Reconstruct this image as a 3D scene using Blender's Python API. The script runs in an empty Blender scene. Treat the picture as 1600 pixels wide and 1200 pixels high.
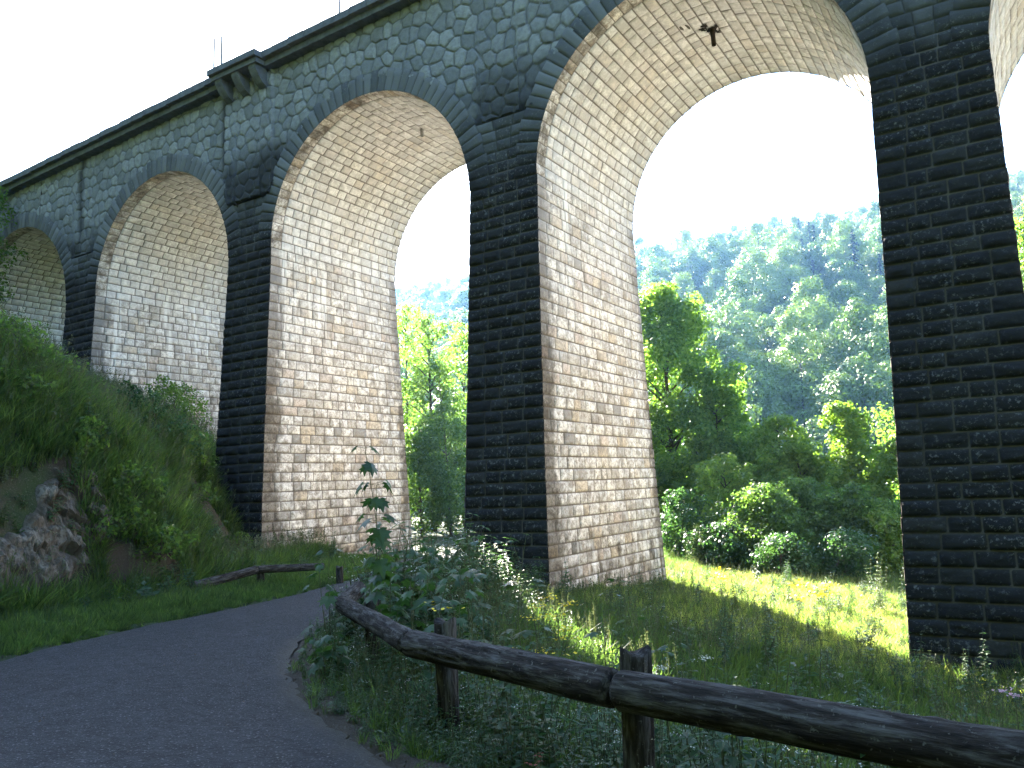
import bpy, math, random
import numpy as np
from mathutils import Vector, Matrix

random.seed(7)
RNG = np.random.default_rng(7)
sc = bpy.context.scene
COL = sc.collection
R_ = math.radians

# ------------------------------------------------------------------ camera (the eye is the origin, ground about 1.6 m below)
RW = np.array([[0.84382348, 0.09843275, 0.5275158], [0.53532214, -0.08605812, -0.84025247], [-0.03731134, 0.99141565, -0.12531109]])
cam = bpy.data.cameras.new('camera')
cam.lens = 36 * 1240 / 1600
cam.sensor_width = 36
cam.clip_start = 0.05
cam.clip_end = 5000
camo = bpy.data.objects.new('camera', cam)
COL.objects.link(camo)
camo.matrix_world = Matrix([list(RW[0]) + [0], list(RW[1]) + [0], list(RW[2]) + [0], [0, 0, 0, 1]])
sc.camera = camo

# ------------------------------------------------------------------ sky, sun, exposure
SUN_AZ, SUN_EL = -47.3, 29.4
w = bpy.data.worlds.new("World")
sc.world = w
w.use_nodes = True
nt = w.node_tree
sky = nt.nodes.new('ShaderNodeTexSky')
sky.sky_type = 'NISHITA'
sky.sun_disc = False
sky.sun_elevation = R_(SUN_EL)
sky.sun_rotation = R_(SUN_AZ)
sky.air_density = 1.0
sky.dust_density = 1.0
sky.ozone_density = 3.0
nt.links.new(sky.outputs[0], nt.nodes['Background'].inputs[0])
nt.nodes['Background'].inputs[1].default_value = 0.05
sun = bpy.data.lights.new('sun', 'SUN')
sun.energy = 5.0
sun.angle = R_(0.5)
sun.color = (1.0, 0.93, 0.82)
suno = bpy.data.objects.new('sun', sun)
COL.objects.link(suno)
sd = Vector((math.sin(R_(SUN_AZ)) * math.cos(R_(SUN_EL)), math.cos(R_(SUN_AZ)) * math.cos(R_(SUN_EL)), math.sin(R_(SUN_EL))))
suno.rotation_euler = sd.to_track_quat('Z', 'Y').to_euler()
suno.location = sd * 60
sc.view_settings.view_transform = 'Standard'
sc.view_settings.look = 'None'
sc.view_settings.gamma = 1.0
sc.view_settings.exposure = 4.1
sc.render.engine = 'CYCLES'
sc.cycles.max_bounces = 7
sc.cycles.diffuse_bounces = 4
sc.cycles.glossy_bounces = 2
sc.cycles.transmission_bounces = 4
sc.cycles.transparent_max_bounces = 8
sc.cycles.volume_bounces = 0
sc.cycles.caustics_reflective = False
sc.cycles.caustics_refractive = False
HAZE_DENSITY = 0.00016

# ------------------------------------------------------------------ helpers
def mesh_np(name, V, faces, mats, mat_idx=None, smooth=False, attrs=None, fattrs=None):
    """faces: list of (n,k) int arrays"""
    me = bpy.data.meshes.new(name)
    V = np.asarray(V, np.float32)
    faces = [np.asarray(f, np.int32) for f in faces if len(f)]
    nl = sum(f.size for f in faces)
    nf = sum(len(f) for f in faces)
    me.vertices.add(len(V))
    me.vertices.foreach_set('co', V.ravel())
    me.loops.add(nl)
    me.loops.foreach_set('vertex_index', np.concatenate([f.ravel() for f in faces]))
    me.polygons.add(nf)
    tot = np.concatenate([np.full(len(f), f.shape[1], np.int32) for f in faces])
    st = np.concatenate([[0], np.cumsum(tot)[:-1]]).astype(np.int32)
    me.polygons.foreach_set('loop_start', st)
    me.polygons.foreach_set('loop_total', tot)
    if mat_idx is not None:
        me.polygons.foreach_set('material_index', np.asarray(mat_idx, np.int32))
    me.polygons.foreach_set('use_smooth', np.full(nf, smooth, bool))
    for m in (mats if isinstance(mats, (list, tuple)) else [mats]):
        me.materials.append(m)
    for k, v in (attrs or {}).items():
        a = me.attributes.new(k, 'FLOAT', 'POINT')
        a.data.foreach_set('value', np.asarray(v, np.float32))
    for k, v in (fattrs or {}).items():
        a = me.attributes.new(k, 'FLOAT', 'FACE')
        a.data.foreach_set('value', np.asarray(v, np.float32))
    me.update(calc_edges=True)
    return me

def link(name, me, parent=None, loc=None):
    o = bpy.data.objects.new(name, me)
    COL.objects.link(o)
    if parent is not None:
        o.parent = parent
    if loc is not None:
        o.location = loc
    return o

def tag(o, label=None, cat=None, group=None, kind=None):
    if label: o['label'] = label
    if cat: o['category'] = cat
    if group: o['group'] = group
    if kind: o['kind'] = kind
    return o

def empty(name, loc=(0, 0, 0), rz=0.0):
    o = bpy.data.objects.new(name, None)
    o.empty_display_size = 0.3
    COL.objects.link(o)
    o.location = loc
    o.rotation_euler = (0, 0, rz)
    return o

def _h(ix, iy, seed):
    n = (ix.astype(np.int64) * 374761393 + iy.astype(np.int64) * 668265263 + seed * 1442695041) & 0xffffffff
    n = ((n ^ (n >> 13)) * 1274126177) & 0xffffffff
    n = (n ^ (n >> 16)) & 0xffffffff
    return n / 4294967295.0

def vnoise(x, y, s, seed=0):
    x = np.asarray(x, float) / s; y = np.asarray(y, float) / s
    ix = np.floor(x); iy = np.floor(y)
    fx = x - ix; fy = y - iy
    fx = fx * fx * (3 - 2 * fx); fy = fy * fy * (3 - 2 * fy)
    a = _h(ix, iy, seed); b = _h(ix + 1, iy, seed); c = _h(ix, iy + 1, seed); d = _h(ix + 1, iy + 1, seed)
    return (a + (b - a) * fx) * (1 - fy) + (c + (d - c) * fx) * fy

def fbm(x, y, s, seed=0, o=4):
    r = 0; amp = 1; t = 0
    for i in range(o):
        r = r + amp * (vnoise(x, y, s, seed + i * 17) - 0.5); t += amp
        amp *= 0.5; s = s * 0.5
    return r / t * 2

def sst(a, b, x):
    t = np.clip((x - a) / (b - a), 0, 1)
    return t * t * (3 - 2 * t)

class MB:
    """collects verts/faces"""
    def __init__(self):
        self.V = []; self.F = {}; self.n = 0; self.mi = {}; self.at = {}
    def add(self, V, F, mi=0, at=None):
        V = np.asarray(V, float).reshape(-1, 3); F = np.asarray(F, int)
        k = F.shape[1]
        self.F.setdefault(k, []).append(F + self.n)
        self.mi.setdefault(k, []).append(np.full(len(F), mi))
        self.V.append(V)
        for a, v in (at or {}).items():
            self.at.setdefault(a, []).append((self.n, np.broadcast_to(np.asarray(v, float), (len(V),))))
        self.n += len(V)
    def box(self, c, s, mi=0, rz=0.0, at=None):
        x, y, z = [q / 2 for q in s]
        P = np.array([[-x, -y, -z], [x, -y, -z], [x, y, -z], [-x, y, -z], [-x, -y, z], [x, -y, z], [x, y, z], [-x, y, z]])
        if rz:
            cs, sn = math.cos(rz), math.sin(rz)
            P = P @ np.array([[cs, sn, 0], [-sn, cs, 0], [0, 0, 1]])
        self.add(P + np.array(c), [[0, 3, 2, 1], [4, 5, 6, 7], [0, 1, 5, 4], [1, 2, 6, 5], [2, 3, 7, 6], [3, 0, 4, 7]], mi, at)
    def tube(self, pts, radii, n=8, mi=0, cap=True):
        pts = np.asarray(pts, float); radii = np.broadcast_to(np.asarray(radii, float), (len(pts),))
        T = np.gradient(pts, axis=0)
        T /= np.linalg.norm(T, axis=1)[:, None] + 1e-9
        up = np.array([0, 0, 1.0]) if abs(T[0][2]) < 0.9 else np.array([1.0, 0, 0])
        U = np.cross(T, up); U /= np.linalg.norm(U, axis=1)[:, None] + 1e-9
        W = np.cross(T, U)
        a = np.arange(n) / n * 2 * math.pi
        V = pts[:, None, :] + radii[:, None, None] * (np.cos(a)[None, :, None] * U[:, None, :] + np.sin(a)[None, :, None] * W[:, None, :])
        m = len(pts)
        i = np.arange(m - 1)[:, None] * n; j = np.arange(n)[None, :]; j2 = (j + 1) % n
        F = np.stack([i + j, i + j2, i + n + j2, i + n + j], -1).reshape(-1, 4)
        self.add(V.reshape(-1, 3), F, mi)
        if cap:
            self.add(V[-1], [list(range(n))], mi) if n == 4 else self._fan(V[-1], mi)
            self._fan(V[0][::-1], mi)
    def _fan(self, ring, mi):
        c = ring.mean(0); n = len(ring)
        self.add(np.vstack([ring, c]), [[k, (k + 1) % n, n] for k in range(n)], mi)
    def build(self, name, mats, parent=None, smooth=False, loc=None, fattrs=None):
        ks = sorted(self.F)
        F = [np.concatenate(self.F[k]) for k in ks]
        mi = np.concatenate([np.concatenate(self.mi[k]) for k in ks])
        V = np.concatenate(self.V)
        at = {}
        for a, lst in self.at.items():
            arr = np.zeros(len(V))
            for st, v in lst: arr[st:st + len(v)] = v
            at[a] = arr
        me = mesh_np(name, V, F, mats, mi, smooth, at, fattrs)
        return link(name, me, parent, loc)

# ------------------------------------------------------------------ materials
def newmat(name):
    m = bpy.data.materials.new(name); m.use_nodes = True
    nt = m.node_tree; b = nt.nodes['Principled BSDF']
    b.inputs['Specular IOR Level'].default_value = 0.3
    return m, nt, b

def nd(nt, t, **kw):
    n = nt.nodes.new(t)
    for k, v in kw.items(): setattr(n, k, v)
    return n

def ramp(nt, fac, stops, interp='LINEAR'):
    r = nd(nt, 'ShaderNodeValToRGB'); r.color_ramp.interpolation = interp
    els = r.color_ramp.elements
    while len(els) < len(stops): els.new(0.5)
    for e, (p, c) in zip(els, stops):
        e.position = p
        e.color = (c[0], c[1], c[2], 1) if hasattr(c, '__len__') else (c, c, c, 1)
    nt.links.new(fac, r.inputs[0])
    return r.outputs[0]

def mix(nt, f, a, b, mode='MIX'):
    m = nd(nt, 'ShaderNodeMix', data_type='RGBA', blend_type=mode)
    for s, v in ((m.inputs[0], f), (m.inputs[6], a), (m.inputs[7], b)):
        if isinstance(v, bpy.types.NodeSocket): nt.links.new(v, s)
        elif hasattr(v, '__len__'): s.default_value = (v[0], v[1], v[2], 1)
        else: s.default_value = v
    return m.outputs[2]

def noise(nt, scale, detail=4, rough=0.55, vec=None, dist=0.0):
    n = nd(nt, 'ShaderNodeTexNoise'); n.inputs['Scale'].default_value = scale; n.inputs['Detail'].default_value = detail
    n.inputs['Roughness'].default_value = rough; n.inputs['Distortion'].default_value = dist
    if vec is not None: nt.links.new(vec, n.inputs['Vector'])
    return n.outputs[0]

def math_(nt, op, a, b=0.0, c=None, clamp=False):
    m = nd(nt, 'ShaderNodeMath', operation=op, use_clamp=clamp)
    for i, v in enumerate((a, b) if c is None else (a, b, c)):
        if isinstance(v, bpy.types.NodeSocket): nt.links.new(v, m.inputs[i])
        else: m.inputs[i].default_value = v
    return m.outputs[0]

def attr(nt, name):
    a = nd(nt, 'ShaderNodeAttribute', attribute_name=name); return a.outputs['Fac']

def coords(nt, scale=None):
    t = nd(nt, 'ShaderNodeTexCoord')
    if scale is None: return t.outputs['Object']
    m = nd(nt, 'ShaderNodeMapping'); m.inputs['Scale'].default_value = scale
    nt.links.new(t.outputs['Object'], m.inputs[0]); return m.outputs[0]

def bump(nt, b, h, strength=0.5, dist=0.02):
    n = nd(nt, 'ShaderNodeBump'); n.inputs['Strength'].default_value = strength; n.inputs['Distance'].default_value = dist
    nt.links.new(h, n.inputs['Height']); nt.links.new(n.outputs[0], b.inputs['Normal'])

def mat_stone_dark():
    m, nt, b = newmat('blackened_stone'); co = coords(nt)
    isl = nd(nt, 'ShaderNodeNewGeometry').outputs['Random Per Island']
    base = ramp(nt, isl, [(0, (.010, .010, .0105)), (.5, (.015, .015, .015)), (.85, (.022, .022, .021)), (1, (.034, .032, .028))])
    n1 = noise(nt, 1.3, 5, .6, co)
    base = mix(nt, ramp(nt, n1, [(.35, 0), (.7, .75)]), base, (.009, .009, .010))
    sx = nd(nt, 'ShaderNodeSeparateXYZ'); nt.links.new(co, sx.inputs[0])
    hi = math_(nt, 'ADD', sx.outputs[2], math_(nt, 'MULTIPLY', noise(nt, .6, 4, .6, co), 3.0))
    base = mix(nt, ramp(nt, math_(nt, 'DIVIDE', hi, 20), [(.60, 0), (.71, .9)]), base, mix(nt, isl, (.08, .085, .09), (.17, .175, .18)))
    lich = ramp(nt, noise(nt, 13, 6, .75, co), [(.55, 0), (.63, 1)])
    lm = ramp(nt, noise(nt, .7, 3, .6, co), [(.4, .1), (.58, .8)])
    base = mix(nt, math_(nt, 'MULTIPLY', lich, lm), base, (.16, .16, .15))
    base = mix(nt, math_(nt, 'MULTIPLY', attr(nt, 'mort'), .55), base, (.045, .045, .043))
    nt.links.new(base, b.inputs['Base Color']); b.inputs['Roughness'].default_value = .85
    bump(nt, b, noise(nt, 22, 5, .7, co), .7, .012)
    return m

def mat_stone_light():
    m, nt, b = newmat('pale_limestone'); co = coords(nt)
    isl = nd(nt, 'ShaderNodeNewGeometry').outputs['Random Per Island']
    base = ramp(nt, isl, [(0, (.50, .46, .40)), (.07, (.56, .47, .35)), (.14, (.68, .64, .58)), (.34, (.76, .71, .63)), (.5, (.66, .63, .59)), (.6, (.58, .56, .52)),
                          (.70, (.74, .71, .65)), (.84, (.43, .415, .385)), (.90, (.55, .46, .38)), (.95, (.66, .60, .50)), (.975, (.27, .26, .24)), (1, (.6, .57, .52))], 'CONSTANT')
    # blotches inside and across the blocks
    base = mix(nt, ramp(nt, noise(nt, 3.6, 7, .75, co, .5), [(.45, 0), (.58, .85)]), base, (.27, .235, .195))
    base = mix(nt, ramp(nt, noise(nt, 9, 6, .8, co, .9), [(.50, 0), (.60, .75)]), base, (.21, .165, .12))
    base = mix(nt, ramp(nt, noise(nt, 7, 5, .7, co, .3), [(.58, 0), (.72, .5)]), base, (.60, .585, .55))
    base = mix(nt, ramp(nt, noise(nt, 24, 5, .8, co), [(.54, 0), (.64, .6)]), base, (.14, .12, .10))
    n3 = noise(nt, 2.0, 6, .7, co)
    d = math_(nt, 'ADD', attr(nt, 'dirt'), math_(nt, 'MULTIPLY', math_(nt, 'SUBTRACT', n3, .5), 2.2))
    base = mix(nt, ramp(nt, d, [(.32, 0), (.78, .95)]), base, mix(nt, noise(nt, 10, 5, .8, co), (.12, .115, .11), (.42, .38, .33)), 'MULTIPLY')
    # water streaks running down the faces
    ws = noise(nt, 1.0, 5, .65, coords(nt, (2.6, 3.4, .22)))
    base = mix(nt, ramp(nt, ws, [(.56, 0), (.72, .6)]), base, (.21, .19, .165))
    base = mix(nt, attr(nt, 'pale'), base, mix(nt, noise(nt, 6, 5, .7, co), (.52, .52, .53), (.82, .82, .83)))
    st = noise(nt, 1.0, 4, .6, coords(nt, (.9, 2.4, .18)))
    sm = math_(nt, 'MULTIPLY', ramp(nt, st, [(.57, 0), (.66, 1)]), attr(nt, 'lime'))
    base = mix(nt, sm, base, (.72, .71, .68))
    base = mix(nt, math_(nt, 'MULTIPLY', attr(nt, 'mort'), .9), base, (.115, .095, .078))
    nt.links.new(base, b.inputs['Base Color']); b.inputs['Roughness'].default_value = .9
    bump(nt, b, noise(nt, 26, 6, .75, co), .8, .012)
    return m

def mat_rubble():
    m, nt, b = newmat('polygonal_rubble'); co = coords(nt)
    base = ramp(nt, attr(nt, 'rnd'), [(0, (.15, .16, .17)), (.4, (.21, .22, .23)), (.75, (.27, .28, .285)), (1, (.17, .175, .18))])
    base = mix(nt, ramp(nt, noise(nt, 7, 5, .65, co), [(.4, 0), (.75, .6)]), base, (.10, .10, .10))
    base = mix(nt, ramp(nt, attr(nt, 'darken'), [(0.1, 0), (.9, .93)]), base, (.022, .023, .025))
    base = mix(nt, math_(nt, 'MULTIPLY', attr(nt, 'mort'), .6), base, (.075, .078, .082))
    nt.links.new(base, b.inputs['Base Color']); b.inputs['Roughness'].default_value = .88
    bump(nt, b, noise(nt, 18, 5, .7, co), .6, .012)
    return m

def simple(name, col, rough=.8, var=.35, scale=8, bstr=.3, bdist=.01, metal=0.0):
    m, nt, b = newmat(name); co = coords(nt)
    c2 = tuple(c * (1 - var) for c in col)
    base = mix(nt, ramp(nt, noise(nt, scale, 5, .65, co), [(.3, 0), (.7, 1)]), col, c2)
    nt.links.new(base, b.inputs['Base Color']); b.inputs['Roughness'].default_value = rough; b.inputs['Metallic'].default_value = metal
    if bstr: bump(nt, b, noise(nt, scale * 3, 4, .6, co), bstr, bdist)
    return m

def mat_leaf(name, cols, trans=.4, tcol=None, obj_rand=.0, rough=.5):
    m, nt, b = newmat(name)
    r = attr(nt, 'rnd')
    if obj_rand:
        oi = nd(nt, 'ShaderNodeObjectInfo').outputs['Random']
        r = math_(nt, 'ADD', math_(nt, 'MULTIPLY', r, 1 - obj_rand), math_(nt, 'MULTIPLY', oi, obj_rand))
    k = len(cols)
    base = ramp(nt, r, [(i / (k - 1), c) for i, c in enumerate(cols)])
    nt.links.new(base, b.inputs['Base Color']); b.inputs['Roughness'].default_value = rough
    t = nd(nt, 'ShaderNodeBsdfTranslucent')
    tc = mix(nt, 1.0, base, tcol or (1.7, 1.9, .8), 'MULTIPLY')
    nt.links.new(tc, t.inputs[0])
    ms = nd(nt, 'ShaderNodeMixShader'); ms.inputs[0].default_value = trans
    nt.links.new(b.outputs[0], ms.inputs[1]); nt.links.new(t.outputs[0], ms.inputs[2])
    nt.links.new(ms.outputs[0], nt.nodes['Material Output'].inputs[0])
    return m

def mat_ground():
    m, nt, b = newmat('soil_and_turf'); co = coords(nt)
    soil = mix(nt, noise(nt, 3, 6, .7, co), (.028, .021, .014), (.065, .052, .036))
    green = mix(nt, noise(nt, 5, 5, .7, co), (.016, .030, .010), (.035, .055, .018))
    f = attr(nt, 'turf')
    f = math_(nt, 'ADD', f, math_(nt, 'MULTIPLY', math_(nt, 'SUBTRACT', noise(nt, 1.7, 5, .65, co), .5), 1.0))
    base = mix(nt, ramp(nt, f, [(.35, 0), (.6, 1)]), soil, green)
    st = ramp(nt, noise(nt, 38, 3, .6, co), [(.58, 0), (.66, 1)])
    base = mix(nt, math_(nt, 'MULTIPLY', st, attr(nt, 'stony')), base, (.10, .09, .075))
    nt.links.new(base, b.inputs['Base Color']); b.inputs['Roughness'].default_value = .95
    bump(nt, b, noise(nt, 14, 6, .75, co), .9, .05)
    return m

def mat_road():
    m, nt, b = newmat('worn_asphalt'); co = coords(nt)
    base = mix(nt, noise(nt, .8, 5, .6, co), (.013, .0145, .018), (.036, .038, .043))
    base = mix(nt, ramp(nt, noise(nt, 2.5, 4, .6, co), [(.5, 0), (.75, .5)]), base, (.012, .013, .016))
    v = nd(nt, 'ShaderNodeTexVoronoi'); v.inputs['Scale'].default_value = 42; nt.links.new(co, v.inputs['Vector'])
    g = ramp(nt, v.outputs['Distance'], [(.15, 1), (.45, 0)])
    sp = ramp(nt, noise(nt, 60, 2, .5, co), [(.50, 0), (.60, 1)])
    base = mix(nt, ramp(nt, noise(nt, 7, 8, .85, co), [(.45, 0), (.55, .9)]), base, (.006, .007, .009))
    base = mix(nt, math_(nt, 'MULTIPLY', g, sp), base, (.17, .175, .18))
    base = mix(nt, ramp(nt, attr(nt, 'edge'), [(.3, 0), (1, .8)]), base, mix(nt, noise(nt, 30, 4, .7, co), (.03, .027, .02), (.13, .115, .085)))
    nt.links.new(base, b.inputs['Base Color']); b.inputs['Roughness'].default_value = .75
    h = math_(nt, 'ADD', math_(nt, 'MULTIPLY', v.outputs['Distance'], -1.0), math_(nt, 'MULTIPLY', noise(nt, 14, 6, .8, co), 3.0))
    bump(nt, b, h, 1.0, .02)
    return m

def mat_log():
    m, nt, b = newmat('weathered_log'); co = coords(nt)
    g = noise(nt, 3.0, 6, .65, coords(nt, (1.2, 9, 9)), .4)
    base = ramp(nt, g, [(.34, (.008, .0065, .006)), (.48, (.034, .028, .024)), (.64, (.12, .115, .11))])
    base = mix(nt, ramp(nt, noise(nt, 5, 5, .7, co), [(.5, 0), (.7, .6)]), base, (.016, .013, .011))
    base = mix(nt, ramp(nt, noise(nt, 40, 3, .6, co), [(.62, 0), (.7, .5)]), base, (.22, .22, .19))
    base = mix(nt, ramp(nt, attr(nt, 'crack'), [(.3, 0), (.9, .95)]), base, (.008, .007, .006))
    nt.links.new(base, b.inputs['Base Color']); b.inputs['Roughness'].default_value = .85; b.inputs['Specular IOR Level'].default_value = .15
    bump(nt, b, noise(nt, 8, 8, .8, coords(nt, (1.5, 14, 14))), 1.0, .018)
    return m

def mat_rock():
    m, nt, b = newmat('fractured_limestone'); co = coords(nt)
    base = ramp(nt, attr(nt, 'rnd'), [(0, (.06, .052, .042)), (.4, (.11, .10, .085)), (.8, (.18, .17, .15)), (1, (.09, .065, .04))])
    base = mix(nt, ramp(nt, noise(nt, 2.2, 5, .65, co), [(.42, 0), (.62, .8)]), base, (.07, .05, .03))
    base = mix(nt, ramp(nt, noise(nt, 14, 5, .7, co), [(.47, 0), (.58, .8)]), base, (.05, .04, .03))
    base = mix(nt, ramp(nt, attr(nt, 'crack'), [(.1, 0), (.9, .9)]), base, (.06, .045, .03))
    nt.links.new(base, b.inputs['Base Color']); b.inputs['Roughness'].default_value = .9
    bump(nt, b, noise(nt, 30, 5, .7, co), .8, .02)
    return m

M_DARK = mat_stone_dark(); M_LIGHT = mat_stone_light(); M_RUB = mat_rubble()
M_BACK = simple('weathered_mortar', (.10, .09, .075), .9, .4, 6)
M_COP = simple('dark_coping_stone', (.13, .138, .15), .85, .5, 4)
M_GROUND = mat_ground(); M_ROAD = mat_road(); M_LOG = mat_log(); M_ROCK = mat_rock()
M_IRON = simple('rusty_iron', (.035, .022, .016), .7, .4, 30, .3, .004)
M_PIPE = simple('grey_pipe', (.30, .29, .28), .6, .3, 20, .2, .003)
M_STEEL = simple('painted_steel', (.10, .11, .12), .6, .3, 20, 0)
M_BARK = simple('tree_bark', (.085, .07, .055), .9, .5, 9, .8, .03)
M_STEM = simple('green_stem', (.07, .09, .035), .7, .3, 30, 0)
M_HOLE_SHADE = simple('cavity_shade', (.02, .017, .014), .95, .3, 20, .5, .02)  # near-black colour standing in for the shade inside the cavity
L_GRASS = mat_leaf('grass_blades', [(.017, .031, .014), (.028, .050, .020), (.050, .085, .032), (.10, .14, .055)], .58, (2.9, 3.1, 1.3), obj_rand=.5)
L_SEED = mat_leaf('grass_seed_heads', [(.055, .085, .04), (.09, .11, .055)], .4, (1.2, 1.1, .8))
L_HERB = mat_leaf('herb_leaves', [(.018, .045, .02), (.028, .066, .028), (.042, .09, .038), (.07, .12, .055)], .4, obj_rand=.4)
L_BUSH = mat_leaf('bush_leaves', [(.034, .072, .024), (.06, .108, .032), (.09, .145, .045)], .6, (2.4, 2.5, 1.1))
L_TREE = mat_leaf('broad_tree_leaves', [(.055, .105, .026), (.095, .165, .036), (.14, .21, .05)], .6, (2.2, 2.3, 1.0))
L_TREE2 = mat_leaf('young_tree_leaves', [(.08, .14, .03), (.12, .19, .04), (.16, .22, .05)], .55)
L_FAR = mat_leaf('hillside_broad_leaves', [(.08, .135, .03), (.16, .235, .05), (.25, .32, .08)], .15, (1.3, 1.5, .8), obj_rand=.6)
L_SPRUCE = mat_leaf('spruce_needles', [(.018, .038, .02), (.03, .055, .028), (.04, .065, .032)], .15, obj_rand=.4)
L_MAPLE = mat_leaf('maple_leaves', [(.02, .05, .02), (.032, .07, .026), (.05, .095, .032)], .4, rough=.4)
L_WILLOW = mat_leaf('silvery_leaves', [(.08, .11, .07), (.12, .15, .10)], .35)
L_YELLOW = mat_leaf('yellow_petals', [(.75, .55, .02), (.85, .66, .03)], .3, (1, 1, 1))
L_PINK = mat_leaf('pink_petals', [(.55, .30, .38), (.68, .42, .48)], .3, (1, 1, 1))
L_WHITE = mat_leaf('pale_petals', [(.55, .55, .45), (.65, .64, .55)], .3, (1, 1, 1))
L_BROWN = mat_leaf('withered_red_leaves', [(.16, .03, .02), (.22, .05, .03)], .3, (1, 1, 1))

# ------------------------------------------------------------------ ground model
FW = np.array([-.5345, .845]); RT = np.array([.845, .5345])
R_EDGE = np.array([(14, 1.2), (6, 2.0), (3, 2.5), (0, 2.95), (-2, 3.38), (-3.46, 3.87), (-5.04, 4.73), (-6.21, 5.58), (-7.6, 7.03), (-8.7, 9.1), (-9.8, 11.5),
                   (-11.2, 13.9), (-12.9, 16.6), (-14.1, 20), (-15.5, 27), (-16.5, 40)], float)
L_EDGE = np.array([(14, -2.3), (6, -2.4), (3, -2.5), (0, -2.5), (-3, -1.8), (-5.6, -.4), (-7.6, 1.4), (-9.1, 3.3), (-10.1, 4.8), (-10.75, 6.6), (-11.3, 8.7),
                   (-11.9, 11), (-13.4, 14.4), (-16.2, 19), (-19.0, 27), (-20.5, 40)], float)

def sdist(x, y, poly):
    x = np.asarray(x, float); y = np.asarray(y, float)
    best = np.full(x.shape, 1e9); sg = np.ones(x.shape)
    for (ax, ay), (bx, by) in zip(poly[:-1], poly[1:]):
        dx, dy = bx - ax, by - ay
        t = np.clip(((x - ax) * dx + (y - ay) * dy) / (dx * dx + dy * dy), 0, 1)
        px, py = x - (ax + t * dx), y - (ay + t * dy)
        d = np.hypot(px, py)
        s = np.sign(dx * (y - ay) - dy * (x - ax))
        m = d < best
        best = np.where(m, d, best); sg = np.where(m, s, sg)
    return best * -sg       # positive on the meadow side (right of travel)

def zbase(x, y):
    fd = np.clip(np.asarray(x) * FW[0] + np.asarray(y) * FW[1], -8, 40)
    return -1.6 - .027 * (fd - 3)

def hill(x, y):
    d = np.asarray(x) * FW[0] + np.asarray(y) * FW[1]
    lat = np.asarray(x) * RT[0] + np.asarray(y) * RT[1]
    a = np.clip(lat / np.maximum(d, 40), -.7, 1.3)
    cr = .262 + .15 * a
    t = np.clip((d - 92) / (430 - 92), 0, 1.25)
    top = cr * 430 - 11
    rise = np.where(t <= 1, t ** .93, 1 - (t - 1) * .9)
    gul = fbm(lat, d, 70, 5, 3) * 9 * sst(.02, .3, t) + fbm(lat, d, 22, 9, 2) * 2.0 * sst(.0, .1, t)
    return -8 + (top + 8) * rise + gul

def ground_z(x, y, road=True):
    x = np.asarray(x, float); y = np.asarray(y, float)
    zb = zbase(x, y)
    sr = sdist(x, y, R_EDGE); sl = -sdist(x, y, L_EDGE)
    # meadow
    zm = zb - (1.5 + .5 * sst(-7, -1, x)) * (1 - np.exp(-np.maximum(sr - .25, 0) / 5.5)) + fbm(x, y, 3.5, 3) * .12 * sst(0, 2, sr)
    fd = x * FW[0] + y * FW[1]
    zm = np.where(fd > 33, zm - 4.2 * sst(33, 62, fd), zm)
    # bank and hillside on the left
    hn = 1.0 - .45 * (x + 18.5) - .50 * (y - 12.4)
    hn = np.minimum(hn, 60 + .1 * hn)
    hn = hn + fbm(x, y, 6, 21) * .6
    cut = np.maximum(sl - 2.9 - 1.35 * sst(10, 15, y) - fbm(x, y, 4, 31) * .7 * (1 - .7 * sst(10, 15, y)), 0) * 1.45
    up = np.minimum(np.maximum(hn - zb, 0), cut)
    k = .5
    zl = zb + up + .05 * sst(0, 1.5, sl) + (fbm(x, y, 1.3, 41) * .30 + fbm(x, y, 3.0, 47) * .85) * sst(.3, 2, up) + fbm(x, y, 1.0, 43) * .04
    z = np.where(sr > 0, zm, np.where(sl > 0, zl, zb - .05))
    hz = hill(x, y)
    m = sst(70, 100, fd)
    z = z * (1 - m) + np.maximum(hz, -8) * m
    return z

def lines(dense0, dense1, step, far, g=1.13):
    c = list(np.arange(dense0, dense1 + 1e-6, step))
    s = step; a = dense1; hi = []
    while a < far: s *= g; a += s; hi.append(a)
    s = step; a = dense0; lo = []
    while a > -far: s *= g; a -= s; lo.append(a)
    return np.array(lo[::-1] + c + hi)

FAR = 620
gx = lines(-24, 7, .2, FAR, 1.10); gy = lines(0, 30, .2, FAR, 1.10)
GX, GY = np.meshgrid(gx, gy)
GZ = ground_z(GX, GY)
sr_ = sdist(GX, GY, R_EDGE); sl_ = -sdist(GX, GY, L_EDGE)
GZ = np.where((sr_ < -.02) & (sl_ < -.02), GZ - .03, GZ)
turf = np.clip(.75 + fbm(GX, GY, 2.5, 55) * .5, 0, 1)
slope = np.hypot(*np.gradient(GZ)) / .2
nearm = (np.abs(GX + 8) < 17) & (GY > -1) & (GY < 31)
turf = np.where(nearm & (sl_ > 2.5) & (slope > .75), turf - .42, turf)
turf = np.where((sr_ > -.2) & (sr_ < .30), turf - .6, turf)
stony = np.where(nearm & (sl_ > .0), .9, .1) + np.where((sr_ > 0) & (sr_ < .4), .7, 0)
n0, n1 = GX.shape
ii = (np.arange(n0 - 1)[:, None] * n1 + np.arange(n1 - 1)[None, :]).ravel()
F = np.stack([ii, ii + 1, ii + n1 + 1, ii + n1], 1)
me = mesh_np('ground', np.stack([GX.ravel(), GY.ravel(), GZ.ravel()], 1), [F], M_GROUND, smooth=True,
             attrs={'turf': turf.ravel(), 'stony': stony.ravel()})
tag(link('ground', me), kind='structure')

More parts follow.
